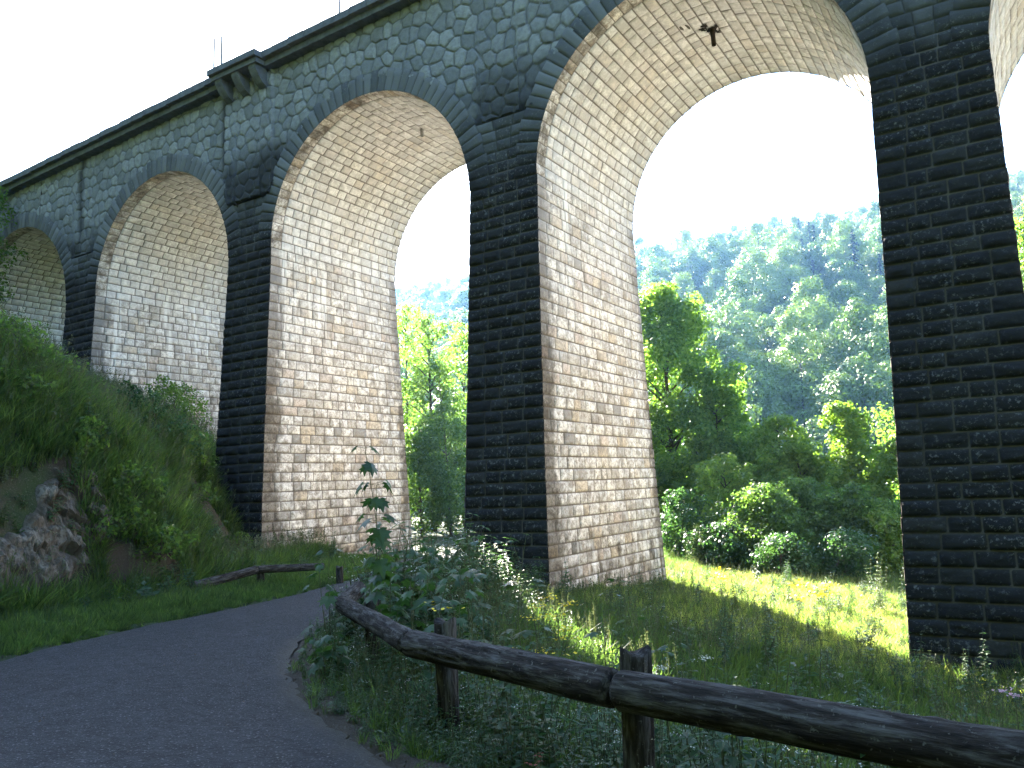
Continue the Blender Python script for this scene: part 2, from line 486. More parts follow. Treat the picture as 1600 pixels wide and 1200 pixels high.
# road sheet between the two edges
def resample(P, n):
    s = np.concatenate([[0], np.cumsum(np.hypot(*np.diff(P, axis=0).T))]); t = np.linspace(0, s[-1], n)
    return np.stack([np.interp(t, s, P[:, 0]), np.interp(t, s, P[:, 1])], 1)
def smooth_poly(P, it=2):
    for _ in range(it):
        Q = [P[0]]
        for a, b in zip(P[:-1], P[1:]): Q += [a * .75 + b * .25, a * .25 + b * .75]
        P = np.array(Q + [P[-1]])
    return P
# match both edges vertex by vertex so the strip stays regular
re = np.concatenate([resample(smooth_poly(R_EDGE[i:i + 2], 0), 25)[:-1] for i in range(len(R_EDGE) - 1)])
le = np.concatenate([resample(smooth_poly(L_EDGE[i:i + 2], 0), 25)[:-1] for i in range(len(L_EDGE) - 1)])
m_ = len(re); ac = 26
nr = (fbm(re[:, 0], re[:, 1], .9, 71) * .10)[:, None]; nl = (fbm(le[:, 0], le[:, 1], .9, 72) * .10)[:, None]
T = np.linspace(0, 1, ac)[None, :, None]
P = re[:, None, :] * (1 - T) + le[:, None, :] * T
dirv = (re - le); dirv /= np.linalg.norm(dirv, axis=1)[:, None]
P = P + dirv[:, None, :] * (nr[:, :, None] * (1 - T) - nl[:, :, None] * T)
z = zbase(P[..., 0], P[..., 1]) + .004 + .05 * (1 - (2 * T[..., 0] - 1) ** 2) + fbm(P[..., 0], P[..., 1], 2.0, 73) * .012
edge = np.abs(2 * T[..., 0] - 1) ** 9 * np.ones((m_, 1))
z = z - (edge > .8) * .03
ii = (np.arange(m_ - 1)[:, None] * ac + np.arange(ac - 1)[None, :]).ravel()
F = np.stack([ii, ii + ac, ii + ac + 1, ii + 1], 1)
me = mesh_np('road', np.concatenate([P, z[..., None]], -1).reshape(-1, 3), [F], M_ROAD, smooth=True, attrs={'edge': edge.ravel()})
tag(link('road', me), kind='structure')

# ------------------------------------------------------------------ viaduct
SPR = 7.9; RAD = 3.94; PC = [-50.7, -40.7, -30.7, -20.7, -10.73, -.72, 9.28, 19.3]
def hw(z): q = np.maximum(SPR - z, 0); return 1.06 + .009 * q + .0009 * q * q
def yf(z): return 17 - .057 * np.maximum(SPR - z, 0)
def yb(z): return 23.05 + .05 * np.maximum(SPR - z, 0)
def ztop(x): return 14.33 + .02 * (np.asarray(x) + 20)

def masonry(mb, S, rects, mi, K=3, rise=.02, mort=.010, rec=.024, bulge=.02, amp=.008, tilt=.006, ends=None, extra=None):
    """S(u,v)->pos,normal for arrays; rects (n,4)=u0,u1,v0,v1 in surface metres; ends: bool (n,2) flush at u start/end"""
    rects = np.asarray(rects, float); n = len(rects)
    W = rects[:, 1] - rects[:, 0]; H = rects[:, 3] - rects[:, 2]
    def samp(L):
        m1 = np.minimum(mort / L, .2); m2 = np.minimum((mort + rise) / L, .35)
        inn = np.linspace(0, 1, K + 2)[1:-1]
        cols = [np.zeros(n), m1, m2] + [m2 + (1 - 2 * m2) * q for q in inn] + [1 - m2, 1 - m1, np.ones(n)]
        return np.stack(cols, 1)
    A = samp(W); B = samp(H); ka = A.shape[1]
    U = rects[:, 0, None, None] + W[:, None, None] * A[:, :, None] + 0 * B[:, None, :]
    Vv = rects[:, 2, None, None] + H[:, None, None] * B[:, None, :] + 0 * A[:, :, None]
    lowa = np.zeros((n, ka), bool); lowa[:, :2] = True; lowa[:, -2:] = True
    lowb = np.zeros((n, ka), bool); lowb[:, :2] = True; lowb[:, -2:] = True
    if ends is not None:
        lowa[:, :2] &= ~ends[:, 0:1]; lowa[:, -2:] &= ~ends[:, 1:2]
    low = lowa[:, :, None] | lowb[:, None, :]
    ca = 1 - (2 * A - 1) ** 4; cb = 1 - (2 * B - 1) ** 2
    if ends is not None: pass
    off = bulge * ca[:, :, None] * cb[:, None, :] * RNG.uniform(.35, 1.25, (n, 1, 1))
    edge_a = (np.arange(ka) < 3) | (np.arange(ka) >= ka - 3)
    nz = RNG.normal(0, amp, off.shape); nz[:, edge_a, :] *= .25; nz[:, :, edge_a] *= .25
    off = off + nz + tilt * RNG.normal(0, 1, (n, 1, 1)) * 0.6
    off = np.where(low, -rec, off)
    jit = RNG.normal(0, .003, (2,) + off.shape); inner = ~low
    U2 = U + jit[0] * inner; V2 = Vv + jit[1] * inner
    pos, nrm = S(U2, V2)
    X = pos + nrm * off[..., None]
    idx = np.arange(n * ka * ka).reshape(n, ka, ka)
    F = np.stack([idx[:, :-1, :-1], idx[:, 1:, :-1], idx[:, 1:, 1:], idx[:, :-1, 1:]], -1).reshape(-1, 4)
    at = {'mort': low.astype(float).ravel()}
    if extra: at.update({k: np.asarray(f(U, Vv, pos)).ravel() for k, f in extra.items()})
    mb.add(X.reshape(-1, 3), F, mi, at)

def courses(L, mean, lo=.65, hi=1.4):
    n = max(1, round(L / mean)); wv = RNG.uniform(lo, hi, n); wv = wv / wv.sum() * L
    return np.concatenate([[0], np.cumsum(wv)])

def rows(v_edges, L, mean, lo=.65, hi=1.4):
    r = []; e = []
    for v0, v1 in zip(v_edges[:-1], v_edges[1:]):
        c = courses(L, mean, lo, hi)
        for i, (a, b) in enumerate(zip(c[:-1], c[1:])):
            r.append((a, b, v0, v1)); e.append((i == 0, i == len(c) - 2))
    return np.array(r), np.array(e)

via = empty('viaduct', (-20, 20, -2.2))
tag(via, 'tall stone railway viaduct with round arches crossing the whole view', 'viaduct')
OFF = np.array([20, -20, 2.2])
class VMB(MB):
    def build(self, *a, **k):
        self.V = [v + OFF for v in self.V]
        return super().build(*a, **k)

H0 = -4.6
zed = SPR - np.arange(0, 42)[::-1] * .3025
zed = zed[zed > H0]
for pi, pc in enumerate(PC):
    mb = VMB()
    vis = pi in (2, 3, 4, 5)
    # core, just inside the mortar
    zz = np.array([H0, -1, 2, 5, SPR, SPR + .6]); V = []
    for z in zz:
        h = hw(z) - .028; a = yf(z) + .028; b = yb(z) - .028
        V += [[pc - h, a, z], [pc + h, a, z], [pc + h, b, z], [pc - h, b, z]]
    F = []
    for k in range(len(zz) - 1):
        for j in range(4): F.append([k * 4 + j, k * 4 + (j + 1) % 4, k * 4 + 4 + (j + 1) % 4, k * 4 + 4 + j])
    F.append([20, 21, 22, 23])
    mb.add(V, F, 2, {'mort': 1.0})
    # front face
    def Sf(u, v, pc=pc):
        wd = hw(v); x = pc + (u * 2 - 1) * wd
        n = np.zeros(u.shape + (3,)); n[..., 1] = -1; n[..., 2] = -.057
        return np.stack([x, yf(v), v], -1), n
    r, e = rows(zed, 1.0, .56 / 2.3, .7, 1.4)
    rs = r.copy()
    # masonry works in metres: widen u to metres and divide inside S
    def Sf2(u, v, pc=pc): return Sf(u / 2.3, v)
    rs[:, :2] *= 2.3
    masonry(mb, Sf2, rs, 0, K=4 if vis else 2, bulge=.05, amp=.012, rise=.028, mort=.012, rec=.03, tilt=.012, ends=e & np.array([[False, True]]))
    def Sb2(u, v, pc=pc):
        wd = hw(v); x = pc - (u / 2.3 * 2 - 1) * wd
        n = np.zeros(u.shape + (3,)); n[..., 1] = 1
        return np.stack([x, yb(v), v], -1), n
    masonry(mb, Sb2, rs, 0, K=1, bulge=.03, amp=.008)
    # side faces
    def dirt(u, v, p):
        f = p[..., 1] - yf(p[..., 2]); b = yb(p[..., 2]) - p[..., 1]
        g = p[..., 2] - ground_pier
        return np.clip(1.15 - f / .75, 0, .85) + np.clip(.9 - b / .6, 0, .7) + np.clip(.50 - g / 7, 0, .5) + .12
    ground_pier = float(ground_z(np.array([pc + 1.2]), np.array([20.0]))[0])
    def lime(u, v, p):
        g = p[..., 2] - ground_pier
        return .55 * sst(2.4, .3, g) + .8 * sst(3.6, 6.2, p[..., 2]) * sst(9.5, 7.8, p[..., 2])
    for sg in (1, -1):
        def Ss(u, v, pc=pc, sg=sg):
            t = u / 6.3; a = yf(v); b = yb(v)
            y = a + (b - a) * t if sg > 0 else b + (a - b) * t
            n = np.zeros(u.shape + (3,)); n[..., 0] = sg
            return np.stack([pc + sg * hw(v), y, v], -1), n
        r, e = rows(zed, 6.3, .48, .6, 1.6)
        masonry(mb, Ss, r, 1, K=3 if (sg > 0 and pi in (2, 3, 4)) else 1, bulge=.012, amp=.006, rise=.012, mort=.010, rec=.024, tilt=.010, ends=e,
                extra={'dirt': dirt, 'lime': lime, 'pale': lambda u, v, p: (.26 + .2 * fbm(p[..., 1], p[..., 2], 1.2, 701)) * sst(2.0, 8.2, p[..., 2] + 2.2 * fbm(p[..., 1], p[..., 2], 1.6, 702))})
    if pi > 0 and pi < len(PC) - 1:
        zc = SPR + np.arange(0, 7) * .3025
        def Sc(u, v, pc=pc):
            q = np.clip(v - SPR, 0, 4); hwid = 5.0 - np.sqrt(np.maximum(4.60 ** 2 - q ** 2, 0)) + .12
            n = np.zeros(u.shape + (3,)); n[..., 1] = -1
            return np.stack([pc + (u / 1.6 * 2 - 1) * hwid, 17.02 + 0 * u, v], -1), n
        rc, ec = rows(zc, 1.6, .55, .8, 1.3)
        masonry(mb, Sc, rc, 0, K=3, bulge=.03, amp=.007, rise=.02, mort=.008, rec=.02)
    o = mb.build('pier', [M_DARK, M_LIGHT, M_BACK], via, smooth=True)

# barrel vaults and voussoir rings
for ai, (pa, pb) in enumerate(zip(PC[:-1], PC[1:])):
    xc = (pa + pb) / 2; rad = (pb - pa) / 2 - 1.06
    mb = VMB(); near = ai in (2, 3, 4)
    ang = np.linspace(0, math.pi, 44)
    def Sv(u, v, xc=xc, rad=rad):
        th = v / rad; y = 23.05 - u
        n = np.stack([-np.cos(th), 0 * th, -np.sin(th)], -1)
        return np.stack([xc + rad * np.cos(th), y, SPR + rad * np.sin(th)], -1), n
    r, e = rows(ang * rad, 23.05 - 17.42, .47, .65, 1.5)
    def vd(u, v, p): 
        f = p[..., 1] - 17; b = 23.05 - p[..., 1]
        return np.clip(.70 - f / 1.0, 0, .6) + np.clip(.5 - b / .8, 0, .4) + .10 * sst(10.5, 11.8, p[..., 2])
    def vl(u, v, p): return .8 * sst(9.8, 7.8, p[..., 2])
    def vp(u, v, p): return .45 + .25 * fbm(p[..., 1], v, 1.2, 700)
    masonry(mb, Sv, r, 0, K=3 if near else 1, bulge=.010, amp=.007, rise=.012, mort=.010, rec=.024, tilt=.012, extra={'dirt': vd, 'lime': vl, 'pale': vp})
    # masonry shell behind the joints
    th = np.linspace(0, math.pi, 45); rr = rad + .028
    V = np.concatenate([np.stack([xc + rr * np.cos(th), 0 * th + yy, SPR + rr * np.sin(th)], -1) for yy in (17.0, 23.05)])
    k = np.arange(44); mb.add(V, np.stack([k, k + 1, k + 46, k + 45], 1), 1, {'mort': 1.0})
    mb.build('vault', [M_LIGHT, M_BACK], via, smooth=True)
    for side in (0, 1):
        mb = VMB(); yy0 = 16.975 if side == 0 else 23.075; sg = -1 if side == 0 else 1
        nv = 45; a_ = np.linspace(0, math.pi, nv + 1)
        def Sr(u, v, xc=xc, rad=rad, sg=sg, yy0=yy0):
            th = v / rad; q = rad + u
            n = np.zeros(u.shape + (3,)); n[..., 1] = sg
            return np.stack([xc + q * np.cos(th), yy0 + 0 * q, SPR + q * np.sin(th)], -1), n
        rr_ = []; ee = []
        for k in range(nv):
            L = .64 if k % 2 else .69
            rr_.append((0, L, a_[k] * rad, a_[k + 1] * rad)); ee.append((True, False))
        if side == 0:
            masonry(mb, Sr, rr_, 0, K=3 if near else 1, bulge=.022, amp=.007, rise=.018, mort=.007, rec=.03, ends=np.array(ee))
        else:
            masonry(mb, Sr, rr_, 0, K=1, bulge=.02, amp=.004, rec=.03, ends=np.array(ee))
        if side == 0:
            # underside of the ring stones
            def Su(u, v, xc=xc, rad=rad):
                th = v / rad
                n = np.stack([-np.cos(th), 0 * th, -np.sin(th)], -1)
                return np.stack([xc + rad * np.cos(th), 17.42 - u, SPR + rad * np.sin(th)], -1), n
            masonry(mb, Su, [(0, .445, a_[k] * rad, a_[k + 1] * rad) for k in range(nv)], 1, K=2, bulge=.006, amp=.003, rise=.012, mort=.006, rec=.015,
                    ends=np.array([(False, True)] * nv), extra={'dirt': lambda u, v, p: .50 + 0 * u, 'lime': lambda u, v, p: 0 * u})
        mb.build('arch_ring', [M_DARK, M_LIGHT], via, smooth=True)

# spandrel walls of polygonal rubble
def voro(x, z, cell, seed, full=False):
    ix = np.floor(x / cell); iz = np.floor(z / cell)
    d1 = np.full(x.shape, 9e9); d2 = d1.copy(); idn = np.zeros(x.shape); rx = idn.copy(); rz = idn.copy()
    for dx in (-2, -1, 0, 1, 2):
        for dz in (-2, -1, 0, 1, 2):
            cx = ix + dx; cz = iz + dz
            px = (cx + .5 + (_h(cx, cz, seed) - .5) * .6 + .5 * (np.mod(cz, 2))) * cell
            pz = (cz + .5 + (_h(cx, cz, seed + 1) - .5) * .55) * cell
            d = np.hypot(x - px, z - pz); r = _h(cx, cz, seed + 2)
            c = d < d1
            d2 = np.where(c, d1, np.minimum(d2, d)); idn = np.where(c, r, idn); d1 = np.where(c, d, d1); rx = np.where(c, x - px, rx); rz = np.where(c, z - pz, rz)
    return (d1, d2, idn, rx, rz) if full else (d1, d2, idn)

def spandrel(front):
    mb = VMB()
    for x0, x1, st in ([(-55, -34, .08), (-34, 6, .035), (6, 22, .12)] if front else [(-55, 22, .25)]):
        xs = np.arange(x0, x1 + 1e-6, st)
        zb_ = np.full(xs.shape, SPR)
        for pa, pb in zip(PC[:-1], PC[1:]):
            xc = (pa + pb) / 2; q = (pb - pa) / 2 - 1.06 + .45; dx = np.abs(xs - xc)
            zb_ = np.where(dx < q, SPR + np.sqrt(np.maximum(q * q - dx * dx, 0)), zb_)
        nz = int(6.0 / st) if front else 12
        t = np.linspace(0, 1, nz)[None, :]
        X = xs[:, None] + 0 * t; Z = zb_[:, None] * (1 - t) + (ztop(xs) - .42)[:, None] * t
        wx = X + fbm(X, Z, .5, 81) * .05; wz = Z + fbm(X, Z, .5, 82) * .05
        d1, d2, idn = voro(wx, wz * 1.0, .43, 5)
        e = d2 - d1
        up = sst(.02, .085, e); mort = 1 - sst(.02, .05, e)
        off = -.032 + up * (.032 + (idn - .5) * .025) + sst(0, .25, e) * .022 + fbm(X, Z, .15, 83) * .012 * up
        # projecting pilaster over the third pier
        pil = 1 - sst(1.17, 1.20, np.abs(X + 20.7)); off = off + .11 * pil * sst(9.7, 9.75, Z) - .14 * (1 - sst(9.70, 9.74, Z))
        pr = np.full(X.shape, 99.)
        for pc in PC: pr = np.minimum(pr, np.abs(X - pc))
        darken = 1 - sst(9.4, 12.2, Z + fbm(X, Z, 1.8, 84) * 1.6) * .95  # darker low on the wall, plus narrow vertical dark bands
        darken = np.maximum(darken, np.clip(1 - np.abs(X + 30.9 + .2 * fbm(X, Z, 1, 88)) / .35, 0, 1) * .9)
        darken = np.maximum(darken, np.clip(1 - np.abs(X + 22.0 + .1 * fbm(X, Z, 1, 89)) / .25, 0, 1) * .9)
        Y = (17 - off) if front else (23.05 + off)
        n0, n1 = X.shape
        ii = (np.arange(n0 - 1)[:, None] * n1 + np.arange(n1 - 1)[None, :]).ravel()
        F = np.stack([ii, ii + n1, ii + n1 + 1, ii + 1], 1)
        if not front: F = F[:, ::-1]
        mb.add(np.stack([X, Y, Z], -1).reshape(-1, 3), F, 0, {'rnd': idn.ravel(), 'mort': mort.ravel(), 'darken': np.clip(darken, 0, 1).ravel()})
    o = mb.build('spandrel_wall', [M_RUB], via, smooth=False)
spandrel(True); spandrel(False)

# deck, cornice and coping
mb = VMB()
xs = np.linspace(-56, 22, 3)
for a, b in zip(xs[:-1], xs[1:]):
    za, zb2 = float(ztop(a)), float(ztop(b))
    V = [[a, 17.05, SPR + RAD + .15], [b, 17.05, SPR + RAD + .15], [b, 23.0, SPR + RAD + .15], [a, 23.0, SPR + RAD + .15],
         [a, 17.05, za - .25], [b, 17.05, zb2 - .25], [b, 23.0, zb2 - .25], [a, 23.0, za - .25]]
    mb.add(V, [[0, 3, 2, 1], [4, 5, 6, 7], [0, 1, 5, 4], [2, 3, 7, 6]], 0)
mb.build('deck', [M_BACK], via)
for s_, y0 in ((-1, 17.0), (1, 23.05)):
    mb = VMB(); x = -56.0
    while x < 22:
        wd = random.uniform(.5, .8); zt = float(ztop(x + wd / 2))
        mb.box((x + wd / 2, y0 + s_ * .10, zt - .32 + random.uniform(-.005, .005)), (wd - .01, .50, .20))
        mb.box((x + wd / 2, y0 + s_ * (.20 + random.uniform(-.01, .01)), zt - .11 + random.uniform(-.012, .012)), (wd - .015, .66, .215 + random.uniform(0, .03)))
        for q in range(2):
            if random.random() < .5:
                mb.box((x + wd * random.random(), y0 + s_ * .1, zt + .03), (random.uniform(.1, .3), .3, .10), rz=random.uniform(-.4, .4))
        x += wd
    mb.build('cornice', [M_COP], via)
# refuge balcony over the pilaster
mb = VMB()
zt = float(ztop(-20.7))
mb.box((-20.7, 16.62, zt - .12), (2.4, .92, .20)); mb.box((-20.7, 16.68, zt - .305), (2.25, .80, .16))
ref = mb.build('refuge', [M_COP], via)
for cx in (-21.55, -20.7, -19.85):
    mb = VMB()
    P = [(16.84, zt - 1.0), (16.66, zt - .9), (16.5, zt - .72), (16.36, zt - .5), (16.34, zt - .387), (16.84, zt - .387)]
    V = [[cx - .16, a, b] for a, b in P] + [[cx + .16, a, b] for a, b in P]
    n = len(P)
    mb.add(V, [[i, (i + 1) % n, n + (i + 1) % n, n + i] for i in range(n)])
    for s in (0, n):
        mb.add([V[s + i] for i in range(n)], [[0, 1, 2, 3, 4, 5] if s == 0 else [5, 4, 3, 2, 1, 0]])
    mb.build('corbel', [M_COP], ref)
# thin posts standing on the parapet
for px, py, hh in ((-21.7, 16.3, 1.15), (-21.3, 16.3, 1.1), (-16.3, 16.75, 1.5)):
    mb = VMB(); z0 = float(ztop(px))
    mb.tube([(px, py, z0 - .05), (px, py, z0 + hh)], .036, 8); mb.tube([(px - .02, py, z0 + hh), (px + .09, py, z0 + hh + .05)], .018, 6)
    mb.build('guard_post', [M_STEEL], via)
# drain pipes hanging from two vaults, with flat dark patches for the shade in broken stone round the nearer one
def ragged(mb, cx, cy, r, mi, seed, zf):
    rs = random.Random(seed); n = 14; V = []
    for k in range(n):
        a = k / n * 2 * math.pi; q = r * rs.uniform(.35, 1.15)
        xx, y2 = cx + math.cos(a) * q * 1.0, cy + math.sin(a) * q
        V.append([xx, y2, zf(xx)])
    V.append([cx, cy, zf(cx)])
    mb.add(V, [[k, (k + 1) % n, n] for k in range(n)][::1], mi)
for cx, L, rd, mt, dark in ((-5.72, .46, .06, M_IRON, True), (-15.6, .26, .055, M_PIPE, False)):
    xc = [(a + b) / 2 for a, b in zip(PC[:-1], PC[1:]) if a < cx < b][0]
    zf = lambda q, xc=xc: SPR + math.sqrt(RAD ** 2 - (q - xc) ** 2) - .022
    mb = VMB(); zt = zf(cx)
    a = np.arange(14) / 14 * 2 * math.pi
    mb.tube([(cx, 19.82, zt + .1), (cx + .01, 19.81, zt - L)], rd, 14, cap=False)
    mb.tube([(cx, 19.82, zt + .1), (cx + .01, 19.81, zt - L + .01)], rd * .8, 14, cap=False)
    mb.tube([(cx, 19.82, zt - L * .18), (cx, 19.82, zt - L * .24)], rd * 1.25, 14)
    pipe = mb.build('drain_pipe', [mt], via, smooth=True)
    if dark:
        mb = VMB()
        for (ox, oy, rr) in ((-.05, -.02, .20), (-.22, -.16, .12), (-.10, -.30, .12), (.14, -.10, .09), (.08, .2, .09)):
            ragged(mb, cx + ox, 19.82 + oy, rr, 0, int((ox + 1) * 100), zf)
        mb.build('broken_stone_shade_patch', [M_HOLE_SHADE], via)

# ------------------------------------------------------------------ leaves and plants as numpy meshes
def leaves(C, N, size, rng, wide=.6, droop=0.0):
    """C centres (n,3), N preferred normals; returns verts, quads (rhombus leaves)"""
    n = len(C)
    N = N / (np.linalg.norm(N, axis=1)[:, None] + 1e-9)
    t = rng.normal(0, 1, (n, 3)); t -= (t * N).sum(1)[:, None] * N; t /= np.linalg.norm(t, axis=1)[:, None] + 1e-9
    t[:, 2] -= droop; t /= np.linalg.norm(t, axis=1)[:, None] + 1e-9
    b = np.cross(N, t)
    s = (size * rng.uniform(.6, 1.3, n))[:, None]
    V = np.stack([C - t * s * .5, C + b * s * wide * .5 - t * s * .05, C + t * s * .5, C - b * s * wide * .5 - t * s * .05], 1)
    return V.reshape(-1, 3), np.arange(n * 4).reshape(n, 4)

def crown_points(blobs, per, rng, shell=.55, upb=.35, nj=.38):
    """blobs (k,4): centre, radius; leaf centres biased to the shell of each blob"""
    C = []; N = []
    for (x, y, z, r) in blobs:
        k = max(6, int(per * r * r))
        d = rng.normal(0, 1, (k, 3)); d /= np.linalg.norm(d, axis=1)[:, None]
        q = r * (shell + (1 - shell) * rng.random(k) ** .6) * (1 + rng.normal(0, .14, k)) * np.where(rng.random(k) < .10, rng.uniform(1.1, 1.5, k), 1)
        C.append(np.array([x, y, z]) + d * q[:, None] * np.array([1, 1, .82]))
        n = d + rng.normal(0, nj, (k, 3)); n[:, 2] += upb
        N.append(n)
    return np.concatenate(C), np.concatenate(N)

def tree_mesh(seed, H, W, per, leaf, shape='round', mat_leaf_=None, trunk_r=.18, base=.2, nb=34, trunkbend=.3, nj=.38, blob=.2):
    """returns (trunk MB, V, F, rnd) with the base at the origin"""
    rng = np.random.default_rng(seed)
    tr = MB(); blobs = []
    if shape == 'spruce':
        tr.tube([(0, 0, -.5), (0, 0, H * .5), (0, 0, H)], [trunk_r, trunk_r * .6, .02], 6)
        C = []; N = []; z = H * base
        while z < H * .985:
            f = 1 - (z - H * base) / (H * (1 - base)); r = W / 2 * (f ** .85) * rng.uniform(.8, 1.12) + .12
            nbr = int(5 + 6 * f); a0 = rng.uniform(0, 6.28)
            for k in range(nbr):
                a = a0 + k / nbr * 6.28 + rng.normal(0, .15); rr = r * rng.uniform(.75, 1.1)
                m = max(3, int(per * rr)); s = np.linspace(.12, 1, m)
                px = np.cos(a) * rr * s + rng.normal(0, .10, m); py = np.sin(a) * rr * s + rng.normal(0, .10, m)
                pz = z - rr * .35 * s + .12 * rr * s * s + rng.normal(0, .08, m)
                C.append(np.stack([px, py, pz], 1))
                n = rng.normal(0, .35, (m, 3)); n[:, 2] += 1; n[:, 0] += np.cos(a) * .5; n[:, 1] += np.sin(a) * .5
                N.append(n)
            z += .34 * rng.uniform(.8, 1.2) * (.5 + H / 22)
        C = np.concatenate(C); N = np.concatenate(N)
        V, F = leaves(C, N, leaf, rng, .7)
        return tr, V, F, rng.random(len(F))
    # broadleaf
    lean = rng.normal(0, trunkbend, 2)
    pts = [(0, 0, -.4), (lean[0] * .15, lean[1] * .15, H * .25), (lean[0] * .5, lean[1] * .5, H * .5), (lean[0], lean[1], H * .86)]
    tr.tube(pts, [trunk_r, trunk_r * .8, trunk_r * .5, trunk_r * .12], 8)
    for k in range(nb):
        t = base + (1 - base) * ((k + rng.random()) / nb)
        if shape == 'round': prof = math.sin(math.pi * min(1, max(0, (t - base) / (1 - base))) ** .8) ** .6
        elif shape == 'column': prof = (math.sin(math.pi * ((t - base) / (1 - base)) ** .7) ** .4)
        else: prof = (1 - (t - base) / (1 - base)) ** .6 + .15     # cone
        a = k * 2.4 + rng.normal(0, .5)
        rad = W / 2 * prof * rng.uniform(.35, .95)
        cz = H * t * .96
        p0 = np.array([lean[0] * t, lean[1] * t, max(H * base * .8, cz - rad * .7)])
        p1 = np.array([lean[0] * t + math.cos(a) * rad, lean[1] * t + math.sin(a) * rad, cz])
        mid = (p0 + p1) / 2 + np.array([0, 0, rad * .12])
        tr.tube([p0, mid, p1], [trunk_r * .28, trunk_r * .18, trunk_r * .05], 5, cap=False)
        br = W * blob * rng.uniform(.65, 1.2) * (.65 + .35 * prof)
        blobs.append((p1[0], p1[1], p1[2], br))
        blobs.append((mid[0] * .5 + p1[0] * .5, mid[1] * .5 + p1[1] * .5, p1[2] + br * .3, br * .7))
        for q in range(3):
            d = rng.normal(0, 1, 3); d /= np.linalg.norm(d)
            blobs.append((p1[0] + d[0] * br, p1[1] + d[1] * br, p1[2] + abs(d[2]) * br * .8, br * .45))
    C, N = crown_points(blobs, per, rng, nj=nj)
    V, F = leaves(C, N, leaf, rng, .75)
    return tr, V, F, rng.random(len(F))

def single_mesh(name, tr, V, F, rnd, lmat, bark=M_BARK):
    """trunk and crown in one mesh (for far trees)"""
    TV = np.concatenate(tr.V); ks = sorted(tr.F); TF = [np.concatenate(tr.F[k]) for k in ks]
    nt_ = sum(len(f) for f in TF)
    faces = TF + [F + len(TV)]
    mi = np.concatenate([np.zeros(nt_, int), np.ones(len(F), int)])
    return mesh_np(name, np.concatenate([TV, V]), faces, [bark, lmat], mi, False, None, {'rnd': np.concatenate([np.zeros(nt_), rnd])})

def build_tree(name, loc, args, lmat, label, cat='tree', group=None, crown='crown', trunk='trunk'):
    tr, V, F, rnd = tree_mesh(*args[0], **args[1])
    e = empty(name, loc); tag(e, label, cat, group)
    tr.build(trunk, [M_BARK], e, smooth=True)
    link(crown, mesh_np(crown, V, [F], lmat, None, False, None, {'rnd': rnd}), e)
    return e

def at_px(u, v, depth):
    """world point seen at photo pixel (u,v), depth metres along the level forward direction"""
    r = RW @ np.array([u - 800, -(v - 600), -1240.0]); t = depth / (r[0] * FW[0] + r[1] * FW[1]); return r * t

def gz(x, y): return float(ground_z(np.array([x]), np.array([y]))[0])

# ---- trees just beyond the viaduct: (u, top v, depth, crown width, seed, kind, material, label)
def place_tree(u, vtop, depth, W, seed, shape, lmat, label, per, leaf, base=.12, nb=30, tr_=.2, name='broadleaf_tree', group=None, blob=.2, cat='tree'):
    p = at_px(u, vtop, depth); z0 = gz(p[0], p[1]); H = (p[2] - z0) / .97
    return build_tree(name, (p[0], p[1], z0), ((seed, H, W, per, leaf), dict(shape=shape, trunk_r=tr_, base=base, nb=nb, blob=blob)), lmat, label, cat, group)

GB = 'trees and bushes growing behind the viaduct'
place_tree(1036, 458, 44, 9.2, 47, 'round', L_TREE, 'tall leafy tree rising just right of the pale central pier, yellow green at its top', 420, .19, .02, 60, .24, group=GB, blob=.15)
place_tree(1110, 610, 41, 5.0, 21, 'round', L_TREE, 'lower spreading tree right beside the tall leafy tree', 420, .18, .03, 40, .16, group=GB, blob=.17)
place_tree(1318, 630, 36, 4.6, 12, 'cone', L_TREE2, 'bright yellow green young tree with pointed top before the wooded hill', 520, .17, .05, 44, .12, name='young_tree', group=GB, blob=.15)
place_tree(1205, 655, 39, 5.2, 13, 'round', L_TREE2, 'rounded grey green tree left of the bright yellow green one', 461, .15, .03, 44, .12, group=GB, blob=.16)
place_tree(1396, 690, 34, 4.0, 14, 'round', L_TREE2, 'light green leafy tree beside the left edge of the dark right pier', 460, .16, .03, 36, .10, group=GB, blob=.17)
place_tree(1262, 700, 37, 4.6, 22, 'round', L_TREE2, 'leafy tree filling the gap between the grey green and the bright yellow green tree', 440, .15, .03, 36, .10, group=GB, blob=.18)
place_tree(1145, 715, 35, 3.6, 15, 'round', L_TREE2, 'light green bush under the spreading tree, at the left of the thicket', 520, .14, .02, 34, .09, name='large_bush', group=GB, cat='bush', blob=.17)
place_tree(1060, 770, 33, 2.6, 23, 'round', L_HERB, 'narrow bush right against the right edge of the central pier', 520, .12, .02, 26, .06, name='large_bush', group=GB, cat='bush')
place_tree(1245, 762, 32, 5.0, 16, 'round', L_BUSH, 'dark dense bush in the middle of the thicket under the bright young tree', 560, .12, .02, 50, .09, name='large_bush', group=GB, cat='bush', blob=.15)
place_tree(1178, 765, 31, 3.8, 17, 'round', L_BUSH, 'dark green bush at the left front of the thicket', 560, .12, .02, 40, .07, name='large_bush', group=GB, cat='bush', blob=.16)
place_tree(1340, 770, 31, 4.2, 18, 'round', L_BUSH, 'dark leafy bush at the front of the thicket beside the right pier', 560, .12, .02, 44, .07, name='large_bush', group=GB, cat='bush', blob=.15)
place_tree(1300, 835, 28, 2.6, 24, 'round', L_HERB, 'low bush at the front edge of the thicket, middle of the sunlit strip', 560, .10, .02, 26, .05, name='low_bush', group=GB, cat='bush')
place_tree(1215, 840, 28, 2.4, 25, 'round', L_HERB, 'low bush at the front edge of the thicket, left of the middle one', 560, .10, .02, 26, .05, name='low_bush', group=GB, cat='bush')
